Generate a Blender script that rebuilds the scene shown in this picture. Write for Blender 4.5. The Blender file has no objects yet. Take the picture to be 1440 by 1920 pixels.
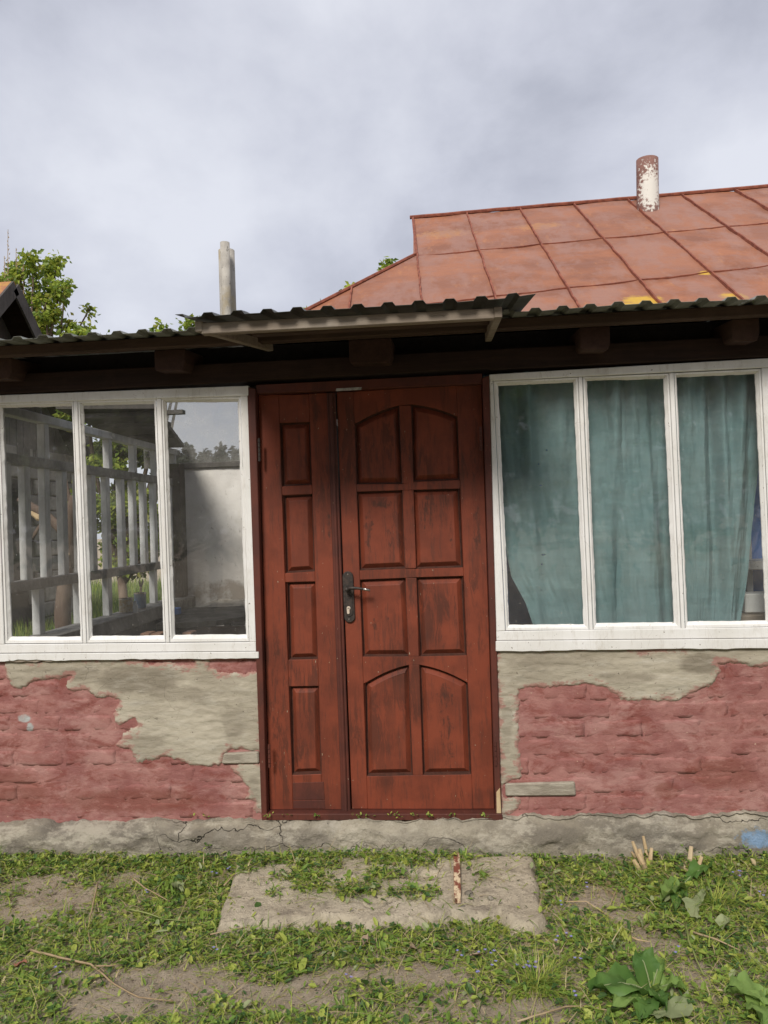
import bpy, bmesh, math, random
import numpy as np
from mathutils import Vector, Matrix, noise as mnoise

random.seed(7)
scene = bpy.context.scene
C = scene.collection
rad = math.radians

# ---------------------------------------------------------------- camera
FPX = 1440.0
CAM = Vector((0.0, -3.65, 1.55))
YAW, PITCH, ROLL = rad(4.9), rad(0.9), rad(-1.88)
fw = Vector((-math.sin(YAW) * math.cos(PITCH), math.cos(YAW) * math.cos(PITCH), math.sin(PITCH)))
rt = fw.cross(Vector((0, 0, 1))).normalized()
up = rt.cross(fw)
cr, sr = math.cos(ROLL), math.sin(ROLL)
RT = cr * rt + sr * up
UP = -sr * rt + cr * up
cam_data = bpy.data.cameras.new('camera')
cam = bpy.data.objects.new('camera', cam_data)
C.objects.link(cam)
m = Matrix((RT, UP, -fw)).transposed().to_4x4()
m.translation = CAM
cam.matrix_world = m
cam_data.sensor_fit = 'VERTICAL'
cam_data.sensor_height = 24
cam_data.lens = FPX / 1920 * 24
cam_data.clip_start = 0.05
cam_data.clip_end = 2000
scene.camera = cam

# ---------------------------------------------------------------- sky, sun, exposure
SUN_EL, SUN_AZ = rad(41), rad(-13)      # azimuth: from behind the camera, a little from the left
world = bpy.data.worlds.new('World')
scene.world = world
world.use_nodes = True
wn = world.node_tree
for n in list(wn.nodes):
    wn.nodes.remove(n)
w_out = wn.nodes.new('ShaderNodeOutputWorld')
w_bg = wn.nodes.new('ShaderNodeBackground')
w_bg.inputs['Strength'].default_value = 0.1
w_sky = wn.nodes.new('ShaderNodeTexSky')
w_sky.sky_type = 'NISHITA'
w_sky.sun_disc = False
w_sky.sun_elevation = SUN_EL
w_sky.sun_rotation = rad(180) + SUN_AZ * -1
w_tc = wn.nodes.new('ShaderNodeTexCoord')
w_map = wn.nodes.new('ShaderNodeMapping')
w_map.inputs['Scale'].default_value = (1.0, 1.0, 1.25)
w_map.inputs['Location'].default_value = (3.1, 0.4, 1.7)
w_n1 = wn.nodes.new('ShaderNodeTexNoise')
w_n1.inputs['Scale'].default_value = 2.6
w_n1.inputs['Detail'].default_value = 7
w_n1.inputs['Roughness'].default_value = 0.54
w_n1.inputs['Distortion'].default_value = 0.15
w_r = wn.nodes.new('ShaderNodeValToRGB')
e = w_r.color_ramp.elements
e[0].position = 0.36; e[0].color = (1.85, 1.92, 2.24, 1)
e[1].position = 0.66; e[1].color = (3.15, 3.22, 3.52, 1)
e2 = e.new(0.5); e2.color = (2.5, 2.57, 2.92, 1)
w_mix = wn.nodes.new('ShaderNodeMix')
w_mix.data_type = 'RGBA'
w_mix.inputs[0].default_value = 0.96
L = wn.links
L.new(w_tc.outputs['Generated'], w_map.inputs['Vector'])
L.new(w_map.outputs[0], w_n1.inputs['Vector'])
L.new(w_n1.outputs['Fac'], w_r.inputs['Fac'])
L.new(w_sky.outputs['Color'], w_mix.inputs[6])
L.new(w_r.outputs['Color'], w_mix.inputs[7])
L.new(w_mix.outputs[2], w_bg.inputs['Color'])
L.new(w_bg.outputs[0], w_out.inputs['Surface'])

sun_data = bpy.data.lights.new('sun', 'SUN')
sun_data.energy = 1.5
sun_data.angle = rad(16)
sun_data.color = (1.0, 0.94, 0.86)
sun = bpy.data.objects.new('sun', sun_data)
C.objects.link(sun)
sd = Vector((math.sin(SUN_AZ) * math.cos(SUN_EL), -math.cos(SUN_AZ) * math.cos(SUN_EL), math.sin(SUN_EL)))
sun.rotation_euler = sd.to_track_quat('Z', 'Y').to_euler()
sun.location = sd * 30

scene.view_settings.view_transform = 'Standard'
scene.view_settings.look = 'None'
scene.view_settings.gamma = 1
scene.view_settings.use_curve_mapping = False
scene.view_settings.exposure = 1.3

# ---------------------------------------------------------------- pixel -> world helpers
def ray(px, py):
    return RT * (px - 720) + UP * (960 - py) + fw * FPX

def P(px, py, Y=0.0):
    d = ray(px, py)
    return CAM + d * ((Y - CAM.y) / d.y)

def PX(px, py, X):
    d = ray(px, py)
    return CAM + d * ((X - CAM.x) / d.x)

def PZ(px, py, Z=0.0):
    d = ray(px, py)
    return CAM + d * ((Z - CAM.z) / d.z)

# ---------------------------------------------------------------- object helpers
def link(name, me, mat=None, parent=None):
    o = bpy.data.objects.new(name, me)
    C.objects.link(o)
    if mat is not None:
        for mm in (mat if isinstance(mat, (list, tuple)) else [mat]):
            me.materials.append(mm)
    if parent is not None:
        o.parent = parent
    return o

def tag(o, label=None, cat=None, group=None, kind=None):
    if label: o['label'] = label
    if cat: o['category'] = cat
    if group: o['group'] = group
    if kind: o['kind'] = kind
    return o

def empty(name, loc=(0, 0, 0)):
    o = bpy.data.objects.new(name, None)
    o.empty_display_size = 0.1
    C.objects.link(o)
    o.location = loc
    return o

def kid(o, parent):
    """parent keeping world place (parents here are never rotated)"""
    o.parent = parent
    o.matrix_parent_inverse = Matrix.Translation(-Vector(parent.location)) if parent.parent is None else \
        Matrix.Translation(-(Vector(parent.location)))
    return o

class MB:
    def __init__(s):
        s.v = []; s.f = []; s.mi = []
    def add(s, verts, faces, mi=0):
        b = len(s.v)
        s.v += [tuple(q) for q in verts]
        s.f += [tuple(b + i for i in f) for f in faces]
        s.mi += [mi] * len(faces)
    def box(s, a, b, mi=0):
        x0, y0, z0 = a; x1, y1, z1 = b
        s.add([(x0, y0, z0), (x1, y0, z0), (x1, y1, z0), (x0, y1, z0), (x0, y0, z1), (x1, y0, z1), (x1, y1, z1), (x0, y1, z1)],
              [(0, 3, 2, 1), (4, 5, 6, 7), (0, 1, 5, 4), (1, 2, 6, 5), (2, 3, 7, 6), (3, 0, 4, 7)], mi)
    def bar(s, a, b, w, h, upv=(0, 0, 1), mi=0):
        a = Vector(a); b = Vector(b)
        d = (b - a).normalized(); side = d.cross(Vector(upv)).normalized(); u = side.cross(d)
        vs = []
        for p in (a, b):
            for sx, su in ((-1, -1), (1, -1), (1, 1), (-1, 1)):
                vs.append(p + side * (sx * w / 2) + u * (su * h / 2))
        s.add(vs, [(0, 1, 2, 3), (7, 6, 5, 4), (0, 4, 5, 1), (1, 5, 6, 2), (2, 6, 7, 3), (3, 7, 4, 0)], mi)
    def tube(s, pts, rads, n=8, caps=True, mi=0):
        pts = [Vector(p) for p in pts]
        ref = Vector((0.31, 0.17, 0.93))
        rings = []
        for i, p in enumerate(pts):
            d = (pts[min(i + 1, len(pts) - 1)] - pts[max(i - 1, 0)]).normalized()
            if abs(d.dot(ref)) > 0.97: r0 = Vector((1, 0, 0))
            else: r0 = ref
            a = d.cross(r0).normalized(); b = d.cross(a)
            rings.append([p + (a * math.cos(t * 2 * math.pi / n) + b * math.sin(t * 2 * math.pi / n)) * rads[i] for t in range(n)])
        vs = [q for r in rings for q in r]
        fs = []
        for i in range(len(pts) - 1):
            for t in range(n):
                fs.append((i * n + t, (i + 1) * n + t, (i + 1) * n + (t + 1) % n, i * n + (t + 1) % n))
        if caps:
            fs.append(tuple(range(n)))
            fs.append(tuple((len(pts) - 1) * n + t for t in reversed(range(n))))
        s.add(vs, fs, mi)
    def prism(s, poly, y0, y1, mi=0):
        """poly: list of (x,z); extruded along Y from y0 (front) to y1"""
        n = len(poly)
        vs = [(x, y0, z) for x, z in poly] + [(x, y1, z) for x, z in poly]
        fs = [tuple(range(n)), tuple(reversed(range(n, 2 * n)))]
        fs += [(i, i + n, (i + 1) % n + n, (i + 1) % n) for i in range(n)]
        s.add(vs, fs, mi)
    def mesh(s, name, bevel=0.0, smooth=False, fix=True):
        me = bpy.data.meshes.new(name)
        me.from_pydata(s.v, [], s.f)
        if any(s.mi):
            me.polygons.foreach_set('material_index', s.mi)
        if fix or bevel:
            bm = bmesh.new(); bm.from_mesh(me)
            if fix: bmesh.ops.recalc_face_normals(bm, faces=bm.faces)
            if bevel:
                ed = [e for e in bm.edges if len(e.link_faces) == 2 and e.calc_face_angle(0) > 0.5]
                bmesh.ops.bevel(bm, geom=ed, offset=bevel, segments=1, affect='EDGES', clamp_overlap=True)
            bm.to_mesh(me); bm.free()
        if smooth:
            me.polygons.foreach_set('use_smooth', [True] * len(me.polygons))
        return me
    def build(s, name, mat=None, parent=None, bevel=0.0, smooth=False, fix=True):
        return link(name, s.mesh(name, bevel, smooth, fix), mat, parent)

def px_poly(pts, Y=0.0):
    return [(P(x, y, Y).x, P(x, y, Y).z) for x, y in pts]

def prism_px(name, pts, y0, y1, mat, parent=None, bevel=0.003):
    b = MB(); b.prism(px_poly(pts), y0, y1)
    return b.build(name, mat, parent, bevel)

def grid(name, fn, nu, nv, mat, parent=None, smooth=True):
    vs = [fn(i / (nu - 1), j / (nv - 1)) for j in range(nv) for i in range(nu)]
    fs = [(j * nu + i, j * nu + i + 1, (j + 1) * nu + i + 1, (j + 1) * nu + i) for j in range(nv - 1) for i in range(nu - 1)]
    b = MB(); b.add(vs, fs)
    return b.build(name, mat, parent, smooth=smooth, fix=False)

def nz(x, y, z, s=1.0):
    return mnoise.noise(Vector((x * s, y * s, z * s)))

def fbm(x, y, z, s=1.0, o=4):
    return mnoise.fractal(Vector((x * s, y * s, z * s)), 0.6, 2.0, o)

# ---------------------------------------------------------------- materials
class Mat:
    def __init__(s, name, rough=0.7, spec=0.3, metal=0.0):
        s.m = bpy.data.materials.new(name)
        s.m.use_nodes = True
        s.nt = s.m.node_tree
        s.b = s.nt.nodes['Principled BSDF']
        s.b.inputs['Roughness'].default_value = rough
        s.b.inputs['Specular IOR Level'].default_value = spec
        s.b.inputs['Metallic'].default_value = metal
        s.geo = s.n('ShaderNodeNewGeometry')
        s.pos = s.geo.outputs['Position']
    def n(s, t): return s.nt.nodes.new(t)
    def l(s, a, b): s.nt.links.new(a, b)
    def vec(s, stretch=(1, 1, 1), loc=(0, 0, 0), src=None):
        mp = s.n('ShaderNodeMapping')
        mp.inputs['Scale'].default_value = stretch
        mp.inputs['Location'].default_value = loc
        s.l(src or s.pos, mp.inputs['Vector'])
        return mp.outputs[0]
    def noise(s, scale, detail=5, rough=0.6, stretch=(1, 1, 1), dist=0.0, loc=(0, 0, 0)):
        t = s.n('ShaderNodeTexNoise')
        t.inputs['Scale'].default_value = scale
        t.inputs['Detail'].default_value = detail
        t.inputs['Roughness'].default_value = rough
        t.inputs['Distortion'].default_value = dist
        s.l(s.vec(stretch, loc), t.inputs['Vector'])
        return t.outputs['Fac']
    def voro(s, scale, feature='DISTANCE_TO_EDGE', stretch=(1, 1, 1), warp=0.0, wscale=6):
        t = s.n('ShaderNodeTexVoronoi')
        t.feature = feature
        t.inputs['Scale'].default_value = scale
        v = s.vec(stretch)
        if warp:
            q = s.n('ShaderNodeTexNoise'); q.inputs['Scale'].default_value = wscale; q.inputs['Detail'].default_value = 4
            s.l(s.pos, q.inputs['Vector'])
            sc = s.n('ShaderNodeVectorMath'); sc.operation = 'SCALE'; sc.inputs['Scale'].default_value = warp
            s.l(q.outputs['Color'], sc.inputs[0])
            ad = s.n('ShaderNodeVectorMath'); ad.operation = 'ADD'
            s.l(v, ad.inputs[0]); s.l(sc.outputs[0], ad.inputs[1]); v = ad.outputs[0]
        s.l(v, t.inputs['Vector'])
        return t.outputs['Distance']
    def step(s, f, a, b, inv=False):
        t = s.n('ShaderNodeMapRange')
        t.inputs['From Min'].default_value = a; t.inputs['From Max'].default_value = b
        if inv: t.inputs['To Min'].default_value = 1; t.inputs['To Max'].default_value = 0
        s.l(f, t.inputs['Value'])
        return t.outputs[0]
    def math(s, op, a, b):
        t = s.n('ShaderNodeMath'); t.operation = op
        for i, q in enumerate((a, b)):
            if isinstance(q, (int, float)): t.inputs[i].default_value = q
            else: s.l(q, t.inputs[i])
        return t.outputs[0]
    def col(s, c):
        t = s.n('ShaderNodeRGB'); t.outputs[0].default_value = (*c, 1); return t.outputs[0]
    def mix(s, f, a, b):
        t = s.n('ShaderNodeMix'); t.data_type = 'RGBA'
        if isinstance(f, (int, float)): t.inputs[0].default_value = f
        else: s.l(f, t.inputs[0])
        for i, q in ((6, a), (7, b)):
            if isinstance(q, tuple): t.inputs[i].default_value = (*q, 1)
            else: s.l(q, t.inputs[i])
        return t.outputs[2]
    def rnd(s):
        t = s.n('ShaderNodeObjectInfo'); return t.outputs['Random']
    def base(s, c):
        if isinstance(c, tuple): s.b.inputs['Base Color'].default_value = (*c, 1)
        else: s.l(c, s.b.inputs['Base Color'])
        return s
    def bump(s, h, strength=0.5, dist=0.01):
        t = s.n('ShaderNodeBump')
        t.inputs['Strength'].default_value = strength; t.inputs['Distance'].default_value = dist
        s.l(h, t.inputs['Height'])
        s.l(t.outputs[0], s.b.inputs['Normal'])
        return s
    def spots(s, pts, nscale=14, amp=0.8):
        """mask of irregular spots: pts = [(x,y,z,rx,rz)]"""
        tot = None
        nn = s.math('MULTIPLY', s.math('SUBTRACT', s.noise(nscale, 5, 0.65), 0.5), amp * 2)
        for x, y, z, rx, rz in pts:
            v = s.n('ShaderNodeVectorMath'); v.operation = 'SUBTRACT'
            s.l(s.pos, v.inputs[0]); v.inputs[1].default_value = (x, y, z)
            k = s.n('ShaderNodeVectorMath'); k.operation = 'MULTIPLY'
            s.l(v.outputs[0], k.inputs[0]); k.inputs[1].default_value = (1 / rx, 1 / rx, 1 / rz)
            ln = s.n('ShaderNodeVectorMath'); ln.operation = 'LENGTH'
            s.l(k.outputs[0], ln.inputs[0])
            q = s.step(s.math('ADD', ln.outputs['Value'], nn), 0.75, 1.15, True)
            tot = q if tot is None else s.math('MAXIMUM', tot, q)
        return tot

def M_simple(name, c1, c2, scale=8, rough=0.75, stretch=(1, 1, 1), bump=0.3, bdist=0.004, spec=0.3, var=None):
    k = Mat(name, rough, spec)
    f = k.step(k.noise(scale, 6, 0.65, stretch), 0.41, 0.59)
    c = k.mix(f, c1, c2)
    if var:
        c = k.mix(k.math('MULTIPLY', k.rnd(), 0.8), c, var)
    k.base(c)
    if bump: k.bump(k.noise(scale * 6, 5, 0.7, stretch), bump, bdist)
    return k.m

# old white gloss paint on window joinery
k = Mat('white_paint', 0.5, 0.35)
f = k.step(k.noise(3, 5, 0.6), 0.42, 0.62)
c = k.mix(f, (0.70, 0.695, 0.68), (0.63, 0.62, 0.59))
dirt = k.math('MULTIPLY', k.step(k.noise(30, 7, 0.78, (1, 1, 0.3)), 0.54, 0.70), 0.45)
c = k.mix(dirt, c, (0.40, 0.36, 0.30))
flake = k.step(k.noise(62, 4, 0.6), 0.685, 0.71)
c = k.mix(flake, c, (0.16, 0.13, 0.10))
crack = k.math('MULTIPLY', k.step(k.voro(9, stretch=(3.0, 1, 0.25), warp=0.10), 0.0, 0.006, True), 0.45)
c = k.mix(crack, c, (0.22, 0.19, 0.15))
k.base(c); k.bump(k.math('SUBTRACT', k.noise(60, 5, 0.7, (1, 1, 0.35)), k.math('MULTIPLY', flake, 0.6)), 0.35, 0.003)
WHITE = k.m

# red-brown door paint, streaked and worn
def door_mat(name, b1, b2, st):
    k = Mat(name, 0.58, 0.28)
    f = k.step(k.noise(5, 5, 0.6), 0.42, 0.58)
    c = k.mix(f, b1, b2)
    s1 = k.noise(9, 8, 0.75, (2.4, 1, 0.42), 0.5)
    s2 = k.noise(2.2, 3, 0.5, (1.2, 1, 0.8), loc=(4, 0, 1))
    sm = k.math('MULTIPLY', k.step(s1, 0.48, 0.56), k.step(s2, 0.44, 0.56))
    c = k.mix(k.math('MULTIPLY', sm, 0.55 * st), c, (0.036, 0.017, 0.012))
    fine = k.step(k.noise(24, 8, 0.78, (2.4, 1, 0.22)), 0.53, 0.64)
    c = k.mix(k.math('MULTIPLY', fine, 0.55), c, (0.065, 0.026, 0.018))
    stain = k.spots([(P(a, b).x, 0.02, P(a, b).z, q, w) for a, b, q, w in
                     ((702, 1172, .022, .032), (725, 1160, .012, .015), (742, 1165, .012, .02), (835, 1310, .035, .07), (838, 1390, .03, .13), (768, 1218, .010, .02), (690, 1000, .022, .11), (728, 1015, .016, .09), (800, 960, .03, .08), (895, 990, .022, .11), (845, 1000, .012, .1), (615, 985, .014, .09), (715, 945, .05, .02))], 34, 1.3)
    c = k.mix(k.math('MULTIPLY', k.math('MULTIPLY', stain, k.step(k.noise(40, 7, .75, (1.6, 1, .35)), .42, .56)), 0.72), c, (0.040, 0.020, 0.014))
    chip = k.step(k.noise(120, 2, 0.5, (1, 1, 0.4)), 0.755, 0.77)
    c = k.mix(chip, c, (0.34, 0.27, 0.19))
    k.base(c)
    gr = k.noise(45, 6, 0.7, (3, 1, 0.16))
    k.bump(k.math('SUBTRACT', gr, k.math('MULTIPLY', chip, 0.5)), 0.35, 0.003)
    k.l(k.step(s1, 0.3, 0.8), k.b.inputs['Roughness']) if False else None
    return k.m
DOOR = door_mat('door_paint', (0.190, 0.043, 0.021), (0.140, 0.033, 0.017), 1.0)
DOOR2 = door_mat('door_frame_paint', (0.105, 0.030, 0.020), (0.075, 0.024, 0.018), 0.7)

GROOVE = M_simple('groove_brown', (0.045, 0.018, 0.012), (0.075, 0.026, 0.016), 30, 0.8)  # darker brown for the rings around the door panels

# painted brick
def brick_mat(name, recess):
    k = Mat(name, 0.82, 0.2)
    f = k.step(k.noise(4.5, 6, 0.62), 0.41, 0.59)
    c = k.mix(f, (0.335, 0.160, 0.140), (0.255, 0.106, 0.096))
    if not recess:
        c = k.mix(k.math('MULTIPLY', k.rnd(), 0.35), c, (0.21, 0.078, 0.068))
    worn = k.step(k.noise(7, 6, 0.72, (0.8, 1, 1.5), 0.8, (2, 1, 3)), 0.53, 0.60)
    c = k.mix(k.math('MULTIPLY', worn, 0.62), c, (0.19, 0.052, 0.040))
    pale = k.step(k.noise(5, 6, 0.7, (0.7, 1, 1.6), 0.4, (9, 2, 5)), 0.50, 0.60)
    c = k.mix(k.math('MULTIPLY', pale, 0.65), c, (0.40, 0.225, 0.200))
    low = k.spots([(-2.2, 0, .30, .18, .10), (-1.6, 0, .24, .4, .06), (1.2, 0, .36, .17, .07), (.95, 0, .28, .06, .04)], 10, 0.6)
    c = k.mix(k.math('MULTIPLY', low, 0.55), c, (0.17, 0.052, 0.034))
    gr = k.spots([(P(45, 1347).x, 0, P(45, 1347).z, .035, .02), (P(57, 1363).x, 0, P(57, 1363).z, .02, .02)], 40, 0.7)
    c = k.mix(gr, c, (0.36, 0.37, 0.36))
    mott = k.step(k.noise(24, 6, 0.7, (0.6, 1, 1.3), loc=(7, 1, 2)), 0.50, 0.66)
    c = k.mix(k.math('MULTIPLY', mott, 0.5), c, (0.20, 0.060, 0.050))
    mot2 = k.step(k.noise(19, 6, 0.7, (0.6, 1, 1.3), loc=(1, 4, 8)), 0.53, 0.68)
    c = k.mix(k.math('MULTIPLY', mot2, 0.45), c, (0.44, 0.235, 0.205))
    chip = k.step(k.noise(70, 4, 0.6), 0.69, 0.72)
    c = k.mix(chip, c, (0.50, 0.36, 0.26))
    k.base(c)
    k.bump(k.noise(60, 7, 0.8, (0.7, 1, 1.2)), 0.7, 0.007)
    return k.m
BRICK = brick_mat('painted_brick', False)
MORTAR = brick_mat('painted_mortar', True)

# cement render patches; on the patches a smear of brick paint near the broken edge
def render_mat(name, edge):
    k = Mat(name, 0.88, 0.15)
    f = k.step(k.noise(2.2, 5, 0.6, (0.8, 1, 1.2)), 0.41, 0.59)
    c = k.mix(f, (0.420, 0.380, 0.300), (0.310, 0.275, 0.212))
    damp = k.spots([(P(265, 1275).x, 0, P(265, 1275).z, .22, .07), (P(1310, 1245).x, 0, P(1310, 1245).z, .09, .05)], 5, 0.6)
    c = k.mix(k.math('MULTIPLY', damp, 0.75), c, (0.175, 0.150, 0.112))
    c = k.mix(k.math('MULTIPLY', k.step(k.noise(11, 6, 0.7, (0.5, 1, 1.8)), 0.52, 0.72), 0.5), c, (0.47, 0.445, 0.385))
    c = k.mix(k.math('MULTIPLY', k.step(k.noise(22, 6, 0.72, (0.4, 1, 1.8), loc=(5, 1, 1)), 0.50, 0.66), 0.5), c, (0.25, 0.222, 0.175))
    c = k.mix(k.step(k.noise(60, 4, 0.6), 0.665, 0.72), c, (0.13, 0.11, 0.085))
    st_ = k.spots([(P(a, b_).x, 0, P(a, b_).z, q, w) for a, b_, q, w in ((330, 1300, .16, .04), (150, 1262, .12, .03), (440, 1350, .06, .10), (280, 1390, .10, .03), (1010, 1240, .14, .03), (950, 1350, .03, .14), (1180, 1270, .12, .03), (480, 1480, .03, .08))], 9, 1.1)
    c = k.mix(k.math('MULTIPLY', st_, 0.5), c, (0.225, 0.196, 0.150))
    hair = k.math('MULTIPLY', k.step(k.voro(3.2, stretch=(0.8, 1, 1.6), warp=0.4, wscale=5), 0.0, 0.006, True), k.step(k.noise(2.1, 2, 0.5, loc=(2, 9, 4)), 0.52, 0.58))
    c = k.mix(k.math('MULTIPLY', hair, 0.7), c, (0.09, 0.075, 0.055))
    if edge:
        at = k.n('ShaderNodeAttribute'); at.attribute_name = 'edge'
        sm_ = k.math('SUBTRACT', k.step(k.noise(16, 7, 0.75, (0.6, 1, 1.4), loc=(3, 1, 6)), 0.40, 0.62), k.math('MULTIPLY', at.outputs['Fac'], 1.15))
        c = k.mix(k.math('MULTIPLY', k.step(sm_, 0.0, 0.35), 0.75), c, (0.315, 0.150, 0.128))
    k.base(c)
    k.bump(k.math('ADD', k.noise(26, 6, 0.75, (0.35, 1, 1.6), 0.5), k.math('MULTIPLY', k.noise(90, 4, 0.7), 0.35)), 0.6, 0.008)
    return k.m
RENDER = render_mat('cement_render', False)
RENDER_P = render_mat('cement_render_patch', True)

# plinth concrete
k = Mat('old_concrete', 0.9, 0.15)
f = k.step(k.noise(3.0, 6, 0.65), 0.41, 0.59)
c = k.mix(f, (0.43, 0.385, 0.30), (0.29, 0.255, 0.195))
c = k.mix(k.math('MULTIPLY', k.step(k.noise(1.6, 5, 0.6, (0.7, 1, 2.0), loc=(3, 0, 7)), 0.46, 0.62), 0.75), c, (0.135, 0.122, 0.105))
c = k.mix(k.math('MULTIPLY', k.step(k.noise(9, 6, 0.7), 0.56, 0.74), 0.7), c, (0.52, 0.48, 0.41))
c = k.mix(k.step(k.noise(60, 5, 0.65), 0.63, 0.73), c, (0.11, 0.10, 0.08))
dk = k.spots([(P(a, b_, -.08).x, -.08, P(a, b_, -.08).z, q, w) for a, b_, q, w in ((270, 1580, .25, .05), (400, 1575, .22, .05), (120, 1560, .12, .04), (560, 1575, .16, .04), (30, 1590, .1, .04), (1040, 1570, .12, .05), (990, 1555, .06, .04), (840, 1585, .12, .03), (1290, 1590, .1, .02))], 12, 0.9)
c = k.mix(k.math('MULTIPLY', dk, 0.5), c, (0.15, 0.132, 0.11))
c = k.mix(k.math('MULTIPLY', k.step(k.noise(28, 7, 0.75), 0.50, 0.66), 0.5), c, (0.20, 0.175, 0.135))
c = k.mix(k.math('MULTIPLY', k.step(k.noise(7, 7, 0.75, (0.7, 1, 1.6), loc=(8, 2, 3)), 0.50, 0.60), 0.6), c, (0.56, 0.51, 0.41))
ck = k.math('MULTIPLY', k.step(k.voro(2.6, stretch=(0.7, 1, 2.2), warp=0.45, wscale=5), 0.0, 0.008, True), k.step(k.noise(1.3, 2, 0.5, loc=(1, 5, 2)), 0.46, 0.54))
c = k.mix(k.math('MULTIPLY', ck, 0.9), c, (0.035, 0.03, 0.024))
blu = k.spots([(P(1428, 1573, -.06).x, -.07, P(1428, 1573, -.06).z, .085, .04)], 34, 1.3)
c = k.mix(k.math('MULTIPLY', blu, 0.7), c, (0.20, 0.36, 0.58))
k.base(c)
k.bump(k.math('SUBTRACT', k.noise(30, 8, 0.78), k.math('MULTIPLY', ck, 0.9)), 1.0, 0.02)
CONCRETE = k.m

# trodden soil and grit
k = Mat('soil', 0.95, 0.1)
f = k.step(k.noise(22, 7, 0.75), 0.36, 0.64)
c = k.mix(f, (0.56, 0.465, 0.345), (0.37, 0.30, 0.215))
c = k.mix(k.step(k.noise(140, 4, 0.7), 0.56, 0.66), c, (0.50, 0.43, 0.34))
c = k.mix(k.step(k.noise(90, 4, 0.7, loc=(3, 3, 3)), 0.58, 0.68), c, (0.07, 0.055, 0.04))
k.base(c); k.bump(k.noise(120, 8, 0.8), 1.0, 0.02)
SOIL = k.m

# worn red roof paint on sheet iron
k = Mat('roof_paint', 0.55, 0.22)
f = k.step(k.noise(1.6, 5, 0.6, (0.8, 1.2, 1)), 0.41, 0.59)
c = k.mix(f, (0.325, 0.130, 0.066), (0.210, 0.086, 0.050))
c = k.mix(k.math('MULTIPLY', k.rnd(), 0.5), c, (0.28, 0.130, 0.085))
c = k.mix(k.math('MULTIPLY', k.step(k.noise(5, 7, 0.72, (0.6, 2, 2)), 0.50, 0.72), 0.6), c, (0.24, 0.125, 0.100))
c = k.mix(k.math('MULTIPLY', k.step(k.noise(4.5, 7, 0.75, (1.6, .6, .6), loc=(2, 8, 1)), 0.57, 0.72), 0.6), c, (0.44, 0.20, 0.085))
def PRp(px, py):
    d = ray(px, py); s_ = 0.7
    t = (5.24 - CAM.z + s_ * (CAM.y - 5.6)) / (d.z - s_ * d.y)
    return CAM + d * t
lich = k.spots([(*PRp(1208, 566), .16, .16), (*PRp(1180, 574), .10, .06), (*PRp(1242, 573), .09, .07), (*PRp(1324, 512), .07, .05), (*PRp(1376, 556), .11, .06)], 14, 0.8)
c = k.mix(lich, c, (0.50, 0.31, 0.045))
lich2 = k.spots([(*PRp(830, 440), .30, .10), (*PRp(1010, 425), .25, .08)], 20, 1.5)
c = k.mix(k.math('MULTIPLY', lich2, 0.45), c, (0.42, 0.22, 0.09))
c = k.mix(k.math('MULTIPLY', k.step(k.noise(3.2, 6, 0.7, (1, .5, .5), loc=(6, 1, 4)), .47, .58), .6), c, (0.285, 0.160, 0.128))  # lilac sheen patches painted into the sheet colour
c = k.mix(k.math('MULTIPLY', k.step(k.noise(14, 7, .75, (.5, 2, 2), loc=(1, 1, 4)), .54, .70), .45), c, (0.20, 0.085, 0.055))
k.base(c); k.bump(k.noise(10, 6, 0.7), 0.35, 0.015)
ROOF = k.m
SEAM = M_simple('roof_seam', (0.165, 0.050, 0.030), (0.26, 0.085, 0.05), 14, 0.7)

def wood(name, c1, c2, c3, axis='x', rough=0.8):
    st = {'x': (0.12, 2, 2), 'y': (2, 0.12, 2), 'z': (2, 2, 0.12)}[axis]
    k = Mat(name, rough, 0.2)
    f = k.step(k.noise(18, 6, 0.7, st, 0.4), 0.3, 0.7)
    c = k.mix(f, c1, c2)
    c = k.mix(k.math('MULTIPLY', k.step(k.noise(3, 5, 0.6), 0.5, 0.7), 0.7), c, c3)
    k.base(c); k.bump(k.noise(40, 7, 0.75, st), 0.6, 0.005)
    return k.m
W_GREY = wood('weathered_wood', (0.27, 0.225, 0.178), (0.15, 0.12, 0.092), (0.32, 0.29, 0.25))
W_DARK = wood('dark_brown_wood', (0.036, 0.020, 0.015), (0.018, 0.011, 0.009), (0.05, 0.029, 0.021))
W_BROWN = wood('brown_wood', (0.075, 0.047, 0.033), (0.040, 0.026, 0.019), (0.10, 0.065, 0.046))
W_END = wood('rafter_wood', (0.055, 0.028, 0.020), (0.030, 0.016, 0.012), (0.08, 0.047, 0.03), 'y')
W_BLACK = wood('unlit_black_boards', (0.030, 0.026, 0.023), (0.016, 0.014, 0.013), (0.045, 0.04, 0.035), 'y')  # near-black standing in for the unlit rafter gap and barn opening
W_PLANK = wood('grey_planks', (0.105, 0.095, 0.085), (0.055, 0.050, 0.046), (0.14, 0.13, 0.12), 'z')
W_BARE = wood('bare_wood', (0.52, 0.40, 0.24), (0.40, 0.28, 0.15), (0.60, 0.50, 0.35), 'z')
BARK = wood('bark', (0.150, 0.105, 0.078), (0.085, 0.060, 0.046), (0.20, 0.15, 0.11), 'z')
BARK2 = wood('twig_bark', (0.36, 0.27, 0.16), (0.24, 0.17, 0.10), (0.42, 0.34, 0.22), 'z')
ZINC = M_simple('corrugated_metal', (0.215, 0.225, 0.200), (0.135, 0.140, 0.118), 5, 0.5, spec=0.4, bump=0.2)
ZINC_D = M_simple('dark_corrugated_metal', (0.085, 0.088, 0.082), (0.05, 0.052, 0.048), 5, 0.5, spec=0.4, bump=0.2)
k = Mat('asbestos_pipe', 0.9, 0.15)
c = k.mix(k.step(k.noise(9, 6, 0.7), .35, .68), (0.44, 0.415, 0.37), (0.27, 0.25, 0.22))
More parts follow.
